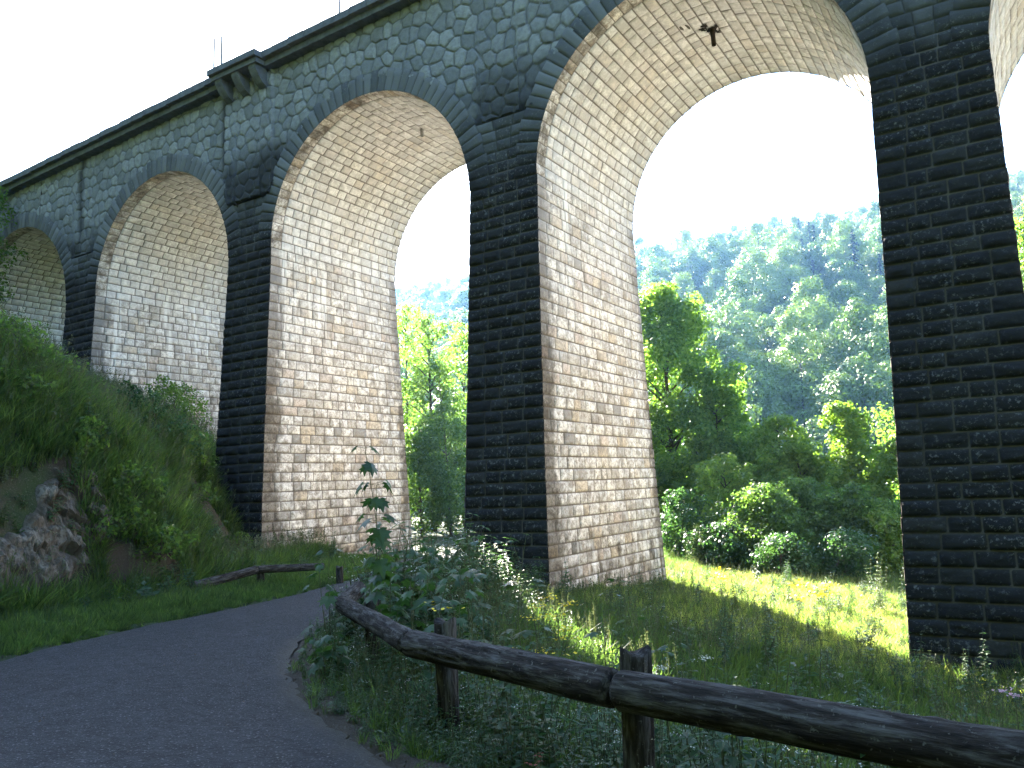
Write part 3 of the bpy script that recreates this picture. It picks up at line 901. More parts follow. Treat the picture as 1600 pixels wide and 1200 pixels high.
place_tree(1405, 800, 30, 2.8, 26, 'round', L_TREE2, 'light green bush touching the left edge of the dark right pier', 520, .13, .02, 30, .06, name='large_bush', group=GB, cat='bush')
place_tree(1110, 825, 30, 2.4, 27, 'round', L_HERB, 'low light green bush at the left end of the thicket', 520, .12, .02, 26, .05, name='low_bush', group=GB, cat='bush')
place_tree(1465, 520, 46, 8, 19, 'round', L_TREE, 'broad green tree hidden for the most part behind the dark right pier', 200, .22, .1, 30, .2, group=GB)
place_tree(1640, 300, 48, 9, 20, 'round', L_TREE, 'dark green tree seen at the right edge of the photo beyond the right pier', 220, .22, .1, 34, .25, group=GB)
place_tree(1560, 720, 33, 4.5, 28, 'round', L_BUSH, 'bush hidden behind the dark right pier, left one', 300, .15, .02, 30, .07, name='large_bush', group=GB, cat='bush')
place_tree(1700, 690, 34, 5.5, 29, 'round', L_BUSH, 'bush beyond the right edge of the photo behind the viaduct', 300, .15, .02, 34, .07, name='large_bush', group=GB, cat='bush')
GC = 'slender trees behind the second open arch'
place_tree(670, 490, 47, 4.6, 31, 'column', L_BUSH, 'slender dark trunked tree in the middle of the narrow open arch', 230, .15, .2, 40, .2, name='slender_tree', group=GC, blob=.15)
place_tree(716, 505, 55, 5.5, 32, 'column', L_TREE, 'pale green tree beside the left edge of the central pier', 190, .18, .12, 34, .15, name='slender_tree', group=GC, blob=.18)
place_tree(633, 478, 58, 6, 33, 'column', L_TREE, 'pale green tree beside the right edge of the broad lit pier', 170, .19, .12, 34, .17, name='slender_tree', group=GC, blob=.18)
place_tree(694, 560, 46, 3.4, 36, 'column', L_BUSH, 'thin dark tree just left of the central pier in the narrow arch', 260, .14, .1, 34, .1, name='slender_tree', group=GC, blob=.17)
place_tree(700, 640, 43, 4.5, 34, 'round', L_BUSH, 'dark bush at the foot of the slender trees in the narrow arch, right one', 340, .14, .04, 28, .08, name='large_bush', group=GC, cat='bush')
place_tree(655, 660, 42, 4.2, 35, 'round', L_BUSH, 'dark bush at the foot of the slender trees in the narrow arch, left one', 340, .14, .04, 28, .08, name='large_bush', group=GC, cat='bush')

# ---- wooded hillside: individual trees where they show, the rest as one forest
protos = []
for k, (H, W, shp) in enumerate([(13, 9, 'round'), (15, 9.5, 'round'), (12, 8, 'round'), (16, 9, 'column'), (14, 10.5, 'round'), (15, 5.6, 'spruce'), (17, 6.4, 'spruce')]):
    if shp == 'spruce': tr, V, F, rnd = tree_mesh(100 + k, H, W, 2.6, .62, shape='spruce', trunk_r=.2, base=.08)
    else: tr, V, F, rnd = tree_mesh(100 + k, H, W, 60, .38, shape=shp, trunk_r=.22, base=.14, nb=18, blob=.25, nj=.18)
    protos.append(single_mesh('hillside_spruce' if shp == 'spruce' else 'hillside_broadleaf', tr, V, F, rnd, L_SPRUCE if shp == 'spruce' else L_FAR))
cand = []
rs = np.random.default_rng(77)
d = 98.0
while d < 470:
    st = 8.2 + d * .006
    for lat in np.arange(-.95 * d, 1.0 * d, st):
        l2 = lat + rs.uniform(-.42, .42) * st; d2 = d + rs.uniform(-.42, .42) * st
        cand.append((d2, l2))
    d += st * .95
cand = np.array(cand)
cx_ = FW[0] * cand[:, 0] + RT[0] * cand[:, 1]; cy_ = FW[1] * cand[:, 0] + RT[1] * cand[:, 1]
cz_ = hill(cx_, cy_)
def px_of(x, y, z):
    P = np.stack([x, y, z], -1) @ RW
    return 800 + 1240 * P[..., 0] / -P[..., 2], 600 - 1240 * P[..., 1] / -P[..., 2]
pu, pv = px_of(cx_, cy_, cz_ + 9)
con = (vnoise(cx_, cy_, 45, 91) * .6 + rs.random(len(cand)) * .4) > .78
seen = (((pu > 985) & (pu < 1400) & (pv < 700)) | ((pu > 632) & (pu < 735) & (pv < 520)))
order = np.argsort(cand[:, 0]); ind = [i for i in order if seen[i]][:285]
indset = set(ind)
QV = np.quantile(pv[ind], [.1, .22, .36, .5, .64, .78, .9])
def where_txt(u, v):
    hh = 'in the narrow arch' if u < 800 else ['at the left edge', 'left', 'left centre', 'in the centre', 'right centre', 'right', 'at the right edge'][min(6, int((u - 985) / 59))] + ' of the wide arch'
    vv = ['on the hill skyline', 'just under the skyline', 'high on the hill', 'on the upper hill', 'halfway up the hill', 'on the lower hill', 'low on the hill', 'at the hill foot'][int(np.searchsorted(QV, v))]
    return f'{vv}, {hh}'
for n_, i in enumerate(ind):
    if con[i]: pk = 5 + (i % 2)
    else: pk = i % 5
    o = link('spruce_tree' if con[i] else 'broadleaf_tree', protos[pk])
    o.location = (cx_[i], cy_[i], cz_[i] - .4); s = rs.uniform(.72, 1.32)
    o.scale = (s, s, s * rs.uniform(.9, 1.12)); o.rotation_euler = (rs.normal(0, .03), rs.normal(0, .03), rs.uniform(0, 6.28))
    sz = ['tiny', 'small', 'medium', 'large', 'huge'][min(4, int((s - .72) / .12))]
    sh = 'dark spruce' if con[i] else ('slim green tree' if pk == 3 else 'rounded green tree')
    tag(o, f'{sz} {sh} {where_txt(pu[i], pv[i])}', 'tree', 'forest trees on the far hillside')
rest = [i for i in range(len(cand)) if i not in indset]
bx = rs.uniform(-150, 120, 1500); by = rs.uniform(-150, 40, 1500)
bd = bx * FW[0] + by * FW[1]
okb = (bd < -9) & (np.hypot(bx, by) < 150) & (sdist(bx, by, L_EDGE) < -9)
keepb = []
for q in np.nonzero(okb)[0]:
    if all((bx[q] - bx[p]) ** 2 + (by[q] - by[p]) ** 2 > 25 for p in keepb): keepb.append(q)
bx = np.concatenate([bx[keepb], [-50.0, -56.0, -60.0, -41.2, -46.5]]); by = np.concatenate([by[keepb], [33.0, 40.0, 31.0, 34.0, 38.5]]); bz = ground_z(bx, by)  # appended points are unseen trees, added to keep the sun off the bank

def instancer(name, P, rot, scl, idx, meshes, kind='stuff', label=None):
    """one object whose geometry nodes scatter the given meshes on its points"""
    me = bpy.data.meshes.new(name); me.vertices.add(len(P)); me.vertices.foreach_set('co', np.asarray(P, np.float32).ravel())
    a = me.attributes.new('rot', 'FLOAT_VECTOR', 'POINT'); a.data.foreach_set('vector', np.asarray(rot, np.float32).ravel())
    a = me.attributes.new('scl', 'FLOAT', 'POINT'); a.data.foreach_set('value', np.asarray(scl, np.float32))
    a = me.attributes.new('pick', 'INT', 'POINT'); a.data.foreach_set('value', np.asarray(idx, np.int32))
    o = link(name, me); tag(o, label=label, kind=kind)
    g = bpy.data.node_groups.new(name, 'GeometryNodeTree')
    g.interface.new_socket('Geometry', in_out='INPUT', socket_type='NodeSocketGeometry')
    g.interface.new_socket('Geometry', in_out='OUTPUT', socket_type='NodeSocketGeometry')
    gi = g.nodes.new('NodeGroupInput'); go = g.nodes.new('NodeGroupOutput')
    c = bpy.data.collections.new(name + '_sources')
    for k, m in enumerate(meshes):
        q = bpy.data.objects.new(f'{name}_source', m); c.objects.link(q)
    ci = g.nodes.new('GeometryNodeCollectionInfo'); ci.inputs['Collection'].default_value = c
    ci.inputs['Separate Children'].default_value = True; ci.inputs['Reset Children'].default_value = True
    ip = g.nodes.new('GeometryNodeInstanceOnPoints'); ip.inputs['Pick Instance'].default_value = True
    def na(nm, t):
        n = g.nodes.new('GeometryNodeInputNamedAttribute'); n.data_type = t; n.inputs['Name'].default_value = nm
        return [s for s in n.outputs if s.enabled and s.name == 'Attribute'][0]
    g.links.new(gi.outputs[0], ip.inputs['Points']); g.links.new(ci.outputs[0], ip.inputs['Instance'])
    g.links.new(na('pick', 'INT'), ip.inputs['Instance Index']); g.links.new(na('rot', 'FLOAT_VECTOR'), ip.inputs['Rotation'])
    g.links.new(na('scl', 'FLOAT'), ip.inputs['Scale']); g.links.new(ip.outputs[0], go.inputs[0])
    md = o.modifiers.new('scatter', 'NODES'); md.node_group = g
    return o

ri = np.array(rest)
instancer('hillside_wood_and_sun_blockers', np.stack([bx, by, bz - .4], 1), np.stack([0 * bx, 0 * bx, rs.uniform(0, 6.28, len(bx))], 1), np.where(np.arange(len(bx)) >= len(bx) - 2, 1.3, np.where(np.arange(len(bx)) >= len(bx) - 5, .85, rs.uniform(.8, 1.25, len(bx)))), np.where(np.arange(len(bx)) >= len(bx) - 2, 3, np.where(np.arange(len(bx)) >= len(bx) - 5, 2, rs.integers(0, 7, len(bx)))), protos)
instancer('far_forest', np.stack([cx_[ri], cy_[ri], cz_[ri] - .4], 1),
          np.stack([np.zeros(len(ri)), np.zeros(len(ri)), rs.uniform(0, 6.28, len(ri))], 1), rs.uniform(.75, 1.2, len(ri)),
          np.where(con[ri], 5 + ri % 2, ri % 5), protos)

# ------------------------------------------------------------------ undergrowth prototypes
def grass_tuft(seed, n, h, spread, wdt=.007, heads=0):
    rng = np.random.default_rng(seed); V = []; F = []; R = []; mi = []
    for k in range(n):
        a = rng.uniform(0, 6.28); r = spread * rng.random() ** .7; x0, y0 = math.cos(a) * r, math.sin(a) * r
        hh = h * rng.uniform(.45, 1.1); b = rng.uniform(.15, .75) * hh; da = a + rng.normal(0, .9); dx, dy = math.cos(da), math.sin(da)
        pa = rng.uniform(0, 6.28); sx, sy = math.cos(pa) * wdt, math.sin(pa) * wdt
        base = len(V); c = rng.random()
        for t, wq in ((0, 1), (.4, 1), (.75, .7), (1, .1)):
            x = x0 + dx * b * t * t; y = y0 + dy * b * t * t; z = hh * (t - .25 * t * t * (b / hh)) - .02
            V += [(x - sx * wq, y - sy * wq, z), (x + sx * wq, y + sy * wq, z)]
        for q in range(3): F.append([base + q * 2, base + q * 2 + 1, base + q * 2 + 3, base + q * 2 + 2]); R.append(c); mi.append(0)
    for k in range(heads):
        a = rng.uniform(0, 6.28); r = spread * rng.random(); x0, y0 = math.cos(a) * r, math.sin(a) * r; hh = h * rng.uniform(1.0, 1.5); bx, by = rng.normal(0, .08, 2)
        base = len(V); wq = .0022
        for t in (0, .5, 1): V += [(x0 + bx * t * t - wq, y0 + by * t * t, hh * t), (x0 + bx * t * t + wq, y0 + by * t * t, hh * t)]
        for q in range(2): F.append([base + q * 2, base + q * 2 + 1, base + q * 2 + 3, base + q * 2 + 2]); R.append(.9); mi.append(1)
        for q in range(12):
            z = hh * rng.uniform(.82, 1.04); px, py = x0 + bx + rng.normal(0, .012), y0 + by + rng.normal(0, .012); base = len(V); s = .009
            V += [(px - s, py, z), (px, py + s * .5, z - s * 1.2), (px + s, py, z), (px, py - s * .5, z + s * 1.5)]; F.append([base, base + 1, base + 2, base + 3]); R.append(rng.random()); mi.append(1)
    return mesh_np('tuft', V, [np.array(F)], [L_GRASS, L_SEED], mi, False, None, {'rnd': R})

def herb(seed, h, nst, leaf, lmat, pairs=6, spread=.12, flower=None, fn=14, fsize=.02, wide=.55, fspread=.06):
    """stems with pairs of pointed leaves, optional flower head"""
    rng = np.random.default_rng(seed); st = MB(); C = []; N = []; T = []; S = []; FC = []; FN = []
    V = []; F = []; R = []
    for k in range(nst):
        a = rng.uniform(0, 6.28); r = spread * rng.random(); x0, y0 = math.cos(a) * r, math.sin(a) * r
        hh = h * rng.uniform(.6, 1.1); lx, ly = rng.normal(0, .12, 2) * hh
        f = lambda t: np.array([x0 + lx * t * t, y0 + ly * t * t, hh * t])
        st.tube([f(-.02), f(.5), f(1)], [.0045 + h * .002, .004, .002], 5, 0, cap=False)
        for j in range(pairs):
            t = .15 + .85 * (j + 1) / pairs; p = f(t); ph = j * 1.57 + rng.normal(0, .3); sz = leaf * (1.15 - .65 * t) * rng.uniform(.8, 1.2)
            for s in (0, math.pi):
                d = np.array([math.cos(ph + s), math.sin(ph + s), rng.uniform(-.25, .35)]); sd_ = np.array([-math.sin(ph + s), math.cos(ph + s), 0]) * sz * wide * .5
                b = len(V)
                V += [p, p + d * sz * .4 + sd_, p + d * sz - np.array([0, 0, sz * .25]), p + d * sz * .4 - sd_]; F.append([b, b + 1, b + 2, b + 3]); R.append(rng.random())
        if flower is not None:
            p = f(1)
            for q in range(fn):
                c = p + np.array([*rng.normal(0, fspread, 2), abs(rng.normal(0, fspread * .35))]); FC.append(c); FN.append([rng.normal(0, .4), rng.normal(0, .4), 1])
    TV = np.concatenate(st.V); TF = np.concatenate(st.F[4]); VV = [TV, np.array(V)]; FF = [TF, np.array(F) + len(TV)]; mi = [np.zeros(len(TF)), np.ones(len(F))]; rr = [np.zeros(len(TF)), np.array(R)]
    if flower is not None:
        v2, f2 = leaves(np.array(FC), np.array(FN), fsize, rng, .9); FF.append(f2 + len(TV) + len(V)); VV.append(v2); mi.append(np.full(len(f2), 2)); rr.append(rng.random(len(f2)))
    return mesh_np('herb', np.concatenate(VV), [np.concatenate(FF)], [M_STEM, lmat] + ([flower] if flower else []), np.concatenate(mi), False, None, {'rnd': np.concatenate(rr)})

L_SUNLIT = mat_leaf('sunlit_meadow_grass', [(.10, .15, .05), (.16, .21, .07), (.24, .27, .10)], .55, (2.2, 2.2, 1.1))  # lighter grass colour that paints extra sunlight into the sunny strip
def repaint(me, m):
    me.materials[0] = m; return me
tufts = [grass_tuft(1, 26, .42, .12), grass_tuft(2, 22, .58, .12, heads=1), grass_tuft(3, 30, .30, .14), grass_tuft(4, 20, .75, .10, heads=2), grass_tuft(5, 34, .22, .15), repaint(grass_tuft(6, 30, .32, .13, heads=1), L_SUNLIT), repaint(grass_tuft(7, 26, .45, .12, heads=2), L_SUNLIT)]
herbs = [herb(11, .55, 5, .10, L_HERB), herb(12, .35, 7, .09, L_HERB, 4), herb(13, .75, 4, .12, L_HERB, 8), herb(14, .3, 8, .07, L_WILLOW, 5), herb(15, .4, 5, .13, L_MAPLE, 3, wide=.8),
         herb(16, .55, 3, .06, L_HERB, 7, flower=L_WHITE, fn=5, fsize=.011, fspread=.02)]

def scatter(n, x0, x1, y0, y1, keep, seed):
    rng = np.random.default_rng(seed)
    x = rng.uniform(x0, x1, n); y = rng.uniform(y0, y1, n)
    sr = sdist(x, y, R_EDGE); sl = -sdist(x, y, L_EDGE)
    # nothing inside the piers or well outside the view
    ok = np.ones(n, bool)
    for pc in PC: ok &= ~((np.abs(x - pc) < 1.3) & (y > 16.2) & (y < 23.9))
    d = x * FW[0] + y * FW[1]; lat = x * RT[0] + y * RT[1]
    ok &= (d > 1.2) & (np.abs(lat) < .78 * d + 2.0)
    ok &= keep(x, y, sr, sl, rng)
    x, y = x[ok], y[ok]
    return x, y, ground_z(x, y), sr[ok], sl[ok], rng

def put(name, xs, ys, zs, rng, idx, scl, meshes, tilt=.12, dz=-.02, label=None):
    n = len(xs); rot = np.stack([rng.normal(0, tilt, n), rng.normal(0, tilt, n), rng.uniform(0, 6.28, n)], 1)
    return instancer(name, np.stack([xs, ys, zs + dz], 1), rot, scl, idx, meshes, label=label)

# meadow grass behind the rail
x, y, z, sr, sl, rg = scatter(95000, -24, 8, 2.5, 34, lambda x, y, sr, sl, g: (sr > .03) & (g.random(len(x)) < np.where(y < 12, .75, .42) * sst(0, 1.0, sr + .45)), 201)
n_ = vnoise(x, y, 2.2, 60) * .6 + rg.random(len(x)) * .4
put('meadow_grass', x, y, z, rg, np.where((y + .35 * x > 11.5 + 3 * vnoise(x, y, 2.5, 61)) & (x > -10.5) & (rg.random(len(x)) < .65), rg.integers(5, 7, len(x)), np.where(n_ < .36, 2, np.where(n_ < .62, 0, np.where(n_ < .84, 1, 3)))), rg.uniform(.7, 1.35, len(x)) * (.25 + .55 * sst(.05, 1.5, sr)) * (1 - .35 * sst(11, 15, y)), tufts, label='tall meadow grass between the log rail and the piers')  # brightened tufts are picked where the sun patch falls
# herbs, thick along the rail and behind it
x, y, z, sr, sl, rg = scatter(34000, -16, 8, 2.5, 26, lambda x, y, sr, sl, g: (sr > .04) & (g.random(len(x)) < np.where(sr < 2.6, .9, np.where(y > 14.5, .05, .16)) * (.35 + vnoise(x, y, 1.4, 66))), 202)
put('roadside_herbs', x, y, z, rg, rg.choice([0, 1, 1, 3, 3, 5, 5, 2, 4], len(x)), rg.uniform(.6, 1.25, len(x)) * (.30 + .70 * sst(.05, .8, sr)) * (1 + .9 * sst(6.5, 8.5, y) * sst(16, 13, y) * sst(2.4, 1.2, sr)), herbs, label='leafy weeds crowding the roadside along the log rail')
# verge and bank on the left
x, y, z, sr, sl, rg = scatter(110000, -34, -8, 1, 19, lambda x, y, sr, sl, g: (sl > .05) & (g.random(len(x)) < .35 + .5 * vnoise(x, y, 1.6, 67)), 203)
sl2 = ground_z(x + .25, y) - ground_z(x - .25, y); sl3 = ground_z(x, y + .25) - ground_z(x, y - .25); stp = np.hypot(sl2, sl3) / .5
bare = ((stp > .9) & (vnoise(x, y, 1.3, 93) < .22)) | ((sl > 3.0) & (sl < 4.1) & (y < 8.4) & (vnoise(x, y, 1.0, 94) < .8)) | (np.hypot(x + 18.9, y - 14.9) < 1.3)
k = ~bare; x, y, z, sl = x[k], y[k], z[k], sl[k]
lo = sl < 2.6
put('bank_grass', x, y, z, rg, np.where(lo, np.where(rg.random(len(x)) < .5, 4, 2), np.where(rg.random(len(x)) < .6, 0, 1)), rg.uniform(.7, 1.3, len(x)) * np.where(lo, .5 + .3 * sst(0, .8, sl), 1.1), tufts, .3, label='grass on the verge and steep bank left of the road')
x, y, z, sr, sl, rg = scatter(15000, -34, -8, 1, 19, lambda x, y, sr, sl, g: (sl > 1.6) & (g.random(len(x)) < .55 * vnoise(x, y, 2.2, 68)), 204)
put('bank_weeds', x, y, z, rg, rg.integers(0, 5, len(x)), rg.uniform(.6, 1.3, len(x)), herbs, .3, label='leafy weeds on the steep bank left of the road')


# ------------------------------------------------------------------ log guard rails
def log_mesh(seed, L, r0, r1, endcap=(True, True)):
    rng = np.random.default_rng(seed); ns = max(12, int(L / .022)); na = 56
    s = np.linspace(0, L, ns); a = np.arange(na) / na * 2 * math.pi
    S, A = np.meshgrid(s, a, indexing='ij')
    r = r0 + (r1 - r0) * S / L + fbm(S + seed * 9, A * .0 + seed, .8, seed) * .003
    r = r + fbm(S * .25 + seed, np.cos(A) * .4 + 5, .12, seed + 1) * .006 + fbm(S * .2, np.sin(A) * .4 + 9, .08, seed + 2) * .005
    crack = np.zeros(S.shape)
    for k in range(17):
        a0 = rng.uniform(0, 6.28); s0 = rng.uniform(-.2, L); ln = rng.uniform(.3, 1.3); wd = rng.uniform(.03, .075)
        ac = a0 + fbm(S, S * 0 + k, .25, seed + k) * .35
        dd = np.abs((A - ac + math.pi) % (2 * math.pi) - math.pi)
        m = np.clip(1 - dd / wd, 0, 1) * sst(0, .12, S - s0) * sst(0, .12, s0 + ln - S)
        crack = np.maximum(crack, m)
    r = r - crack * .017
    for k in range(int(L * 1.6)):
        a0 = rng.uniform(0, 6.28); s0 = rng.uniform(.1, L - .1)
        dd = np.hypot(((A - a0 + math.pi) % (2 * math.pi) - math.pi) * r0, S - s0)
        r = r + .010 * np.exp(-(dd / .028) ** 2) - .008 * np.exp(-(dd / .010) ** 2)
    e = np.minimum(S, L - S); r = r * (1 - .16 * np.clip(1 - e / .018, 0, 1) ** 1.5)
    bend = np.sin(S / L * math.pi) * rng.normal(0, .008)
    V = np.stack([S, r * np.cos(A) + bend, r * np.sin(A)], -1).reshape(-1, 3)
    i = np.arange(ns - 1)[:, None] * na; j = np.arange(na)[None, :]; j2 = (j + 1) % na
    F = np.stack([i + j, i + na + j, i + na + j2, i + j2], -1).reshape(-1, 4)
    n = len(V); V = np.vstack([V, [[0.004, 0, 0], [L - .004, 0, 0]]])
    jj = np.arange(na); T = np.concatenate([np.stack([jj, (jj + 1) % na, np.full(na, n)], 1), np.stack([(ns - 1) * na + (jj + 1) % na, (ns - 1) * na + jj, np.full(na, n + 1)], 1)])
    return mesh_np('log', V, [T, F], M_LOG, None, True, {'crack': np.concatenate([crack.ravel(), [0, 0]])})

def put_log(seed, a, b, r0, r1, parent, gap=.012):
    a = np.array(a, float); b = np.array(b, float); d = b - a; L = np.linalg.norm(d); d /= L
    me = log_mesh(seed, L - 2 * gap, r0, r1); o = link('log', me, parent)
    q = Vector(d).to_track_quat('X', 'Z')
    o.matrix_world = Matrix.Translation(Vector(a + d * gap)) @ q.to_matrix().to_4x4()
    return o

def post_mesh(seed, L, r):
    rng = np.random.default_rng(seed); ns = 40; na = 40; t = np.linspace(0, 1, ns); a = np.arange(na) / na * 2 * math.pi
    T, A = np.meshgrid(t, a, indexing='ij')
    top = L + .022 * np.cos(2 * A + rng.uniform(0, 3)) + .010 * fbm(A, A * 0, .4, seed)
    z = T * top; rr = r + fbm(np.cos(A) * .5 + 3, z * .3, .12, seed) * .008
    crack = np.zeros(T.shape)
    for k in range(6):
        a0 = rng.uniform(0, 6.28); dd = np.abs((A - a0 - fbm(z, z * 0 + k, .3, k) * .3 + math.pi) % (2 * math.pi) - math.pi)
        crack = np.maximum(crack, np.clip(1 - dd / .09, 0, 1) * sst(rng.uniform(.3, .7), 1, T))
    rr = rr - crack * .016
    # local X is the long axis so the grain material runs along it
    V = np.stack([z, rr * np.cos(A), rr * np.sin(A)], -1).reshape(-1, 3)
    i = np.arange(ns - 1)[:, None] * na; j = np.arange(na)[None, :]; j2 = (j + 1) % na
    F = np.stack([i + j, i + na + j, i + na + j2, i + j2], -1).reshape(-1, 4)
    n = len(V); V = np.vstack([V, [[L - .02, 0, 0]]]); jj = np.arange(na)
    return mesh_np('post', V, [np.stack([(ns - 1) * na + (jj + 1) % na, (ns - 1) * na + jj, np.full(na, n)], 1), F], M_LOG, None, True, {'crack': np.concatenate([crack.ravel(), [.5]])})

def put_post(seed, x, y, ztop_, r, parent, lean=(0, 0)):
    zg = gz(x, y) - .5; L = ztop_ - zg
    o = link('post', post_mesh(seed, L, r), parent)
    q = Vector((lean[0], lean[1], 1)).to_track_quat('X', 'Z')
    o.matrix_world = Matrix.Translation((x - lean[0] * L, y - lean[1] * L, zg)) @ q.to_matrix().to_4x4()

rail = empty('log_guard_rail', (0, 0, 0)); tag(rail, 'weathered dark log guard rail curving along the near roadside', 'guard rail')
RP = [(2.3, 3.08, -1.075), (-1.82, 3.785, -1.045), (-3.79, 4.54, -1.10), (-6.08, 6.2, -1.175), (-6.52, 6.93, -1.12)]
for k, (r0, r1) in enumerate([(.106, .100), (.098, .093), (.088, .082), (.085, .085)]):
    put_log(300 + k, RP[k], RP[k + 1], r0, r1, rail)
put_post(320, -1.79, 3.97, -.89, .083, rail, (.02, .01)); put_post(321, -3.56, 4.65, -.945, .078, rail, (-.03, .02)); put_post(322, -5.62, 6.15, -1.08, .075, rail)
put_post(323, .95, 3.55, -.86, .083, rail)
rail2 = empty('log_guard_rail', (0, 0, 0)); tag(rail2, 'distant sagging log rail low in the grass at the foot of the broad lit pier', 'guard rail')
def rp(u, v, d): return at_px(u, v, d)
q0, q1, q2 = rp(300, 917, 15.6), rp(402, 890, 16.8), rp(507, 885, 17.4)
put_log(330, q0, q1, .09, .085, rail2); put_log(331, q1, q2, .08, .075, rail2)
put_post(332, q1[0] - .05, q1[1] + .13, q1[2] + .03, .08, rail2); put_post(333, q2[0] + .25, q2[1] + .2, q2[2] - .02, .075, rail2)

# ------------------------------------------------------------------ rock outcrop, scree and roadside gravel
f0 = np.array([-11.2, 1.0]); f1 = np.array([-15.6, 9.4]); f0 = f0 + [.42, -.2]; f1 = f1 + [.42, -.2]; dl = (f1 - f0) / np.linalg.norm(f1 - f0); nl_ = np.array([-dl[1], dl[0]])
Ss, Tt = np.meshgrid(np.arange(0, np.linalg.norm(f1 - f0), .035), np.arange(-.3, 2.3, .035), indexing='ij')
X = f0[0] + dl[0] * Ss + nl_[0] * Tt; Y = f0[1] + dl[1] * Ss + nl_[1] * Tt; Z = ground_z(X, Y)
wx = Ss + fbm(Ss, Tt, .6, 501) * .15; wz = Z * 1.2 + fbm(Ss, Tt, .5, 502) * .15
a1, a2, ida, ax_, az_ = voro(wx, wz, .36, 510, True); b1, b2, idb, bx_, bz_ = voro(wx * 1.1 + 7, wz, .15, 520, True)
hgt = (ida - .3) * .16 + (np.mod(ida * 7.3, 1) - .5) * .7 * ax_ + (np.mod(ida * 13.7, 1) - .6) * .8 * az_ + (idb - .5) * .05 + (np.mod(idb * 7.3, 1) - .5) * .8 * bx_ + (np.mod(idb * 13.7, 1) - .5) * .8 * bz_ - (1 - sst(0, .03, a2 - a1)) * .05 - (1 - sst(0, .015, b2 - b1)) * .02 + fbm(Ss, Tt, .12, 503) * .03
lim = np.minimum(np.minimum(Tt + .25, 0.85 + .5 * fbm(Ss, Tt, 1.2, 504) - .10 * np.maximum(Ss - 5, 0) - Tt), np.linalg.norm(f1 - f0) - .4 - Ss + .5 * fbm(Tt, Ss, .8, 505))
hgt = np.where(lim > 0, hgt + .10, 0) * sst(0, .25, lim) - .25 * (1 - sst(-.05, .2, lim))
gxn = -(ground_z(X + .1, Y) - Z) / .1; gyn = -(ground_z(X, Y + .1) - Z) / .1
Nn = np.stack([gxn, gyn, np.ones(Z.shape)], -1); Nn /= np.linalg.norm(Nn, axis=-1)[..., None]
Pp = np.stack([X, Y, Z], -1) + Nn * hgt[..., None]
n0, n1 = X.shape; ii = (np.arange(n0 - 1)[:, None] * n1 + np.arange(n1 - 1)[None, :]).ravel()
me = mesh_np('rock_outcrop', Pp.reshape(-1, 3), [np.stack([ii, ii + 1, ii + n1 + 1, ii + n1], 1)], M_ROCK, None, False,
             {'rnd': (ida * .6 + idb * .4).ravel(), 'crack': np.maximum(1 - sst(0, .04, a2 - a1), .7 * (1 - sst(0, .02, b2 - b1))).ravel()})
tag(link('rock_outcrop', me), 'broken pale limestone outcrop at the foot of the left bank', 'rock')

def stone_mesh(seed):
    rng = np.random.default_rng(seed); P = rng.normal(0, 1, (14, 3)); P /= np.linalg.norm(P, axis=1)[:, None]; P *= [1, .75, .55]; P *= rng.uniform(.8, 1.1, (14, 1))
    import bmesh
    bm = bmesh.new()
    for p in P: bm.verts.new(p)
    bmesh.ops.convex_hull(bm, input=bm.verts)
    me = bpy.data.meshes.new('stone'); bm.to_mesh(me); bm.free()
    a = me.attributes.new('rnd', 'FLOAT', 'POINT'); a.data.foreach_set('value', [rng.random()] * len(me.vertices))
    me.materials.append(M_ROCK); return me
stones = [stone_mesh(k) for k in range(6)]
x, y, z, sr, sl, rg = scatter(60000, -26, 6, 1.5, 26, lambda x, y, sr, sl, g: (((sr > -.25) & (sr < .35)) | ((sl > -.3) & (sl < .25))) & (g.random(len(x)) < .55), 601)
zz = np.maximum(z, zbase(x, y) - .01)
put('roadside_gravel', x, y, zz, rg, rg.integers(0, 6, len(x)), rg.uniform(.005, .020, len(x)), stones, 1.0, dz=.004)
ps = at_px(345, 862, 20.5); 
x, y, z, sr, sl, rg = scatter(26000, ps[0] - 3.5, ps[0] + 2.5, ps[1] - 2.2, ps[1] + 2.6, lambda x, y, sr, sl, g: (sl > 2.0) & (np.hypot(x - ps[0], y - ps[1]) < 1.1 + 1.1 * g.random(len(x))), 602)
rsx = np.random.default_rng(603); gxx = rsx.uniform(-10, -2, 1100); gyy = rsx.uniform(1.5, 11, 1100); kk = (sdist(gxx, gyy, R_EDGE) < -.3) & (-sdist(gxx, gyy, L_EDGE) < -.3)
gxx, gyy = gxx[kk], gyy[kk]; tt_ = -sdist(gxx, gyy, R_EDGE); ww_ = np.abs(sdist(gxx, gyy, L_EDGE)); t0 = tt_ / (tt_ + ww_)
put('road_grit', gxx, gyy, zbase(gxx, gyy) + .05 * (1 - (2 * t0 - 1) ** 2), rsx, rsx.integers(0, 6, len(gxx)), rsx.uniform(.003, .010, len(gxx)) * np.where(rsx.random(len(gxx)) < .06, 1.8, 1), stones, 1.0, dz=.008)
put('scree', x, y, z, rg, rg.integers(0, 6, len(x)), rg.uniform(.012, .05, len(x)), stones, 1.0, dz=.004)

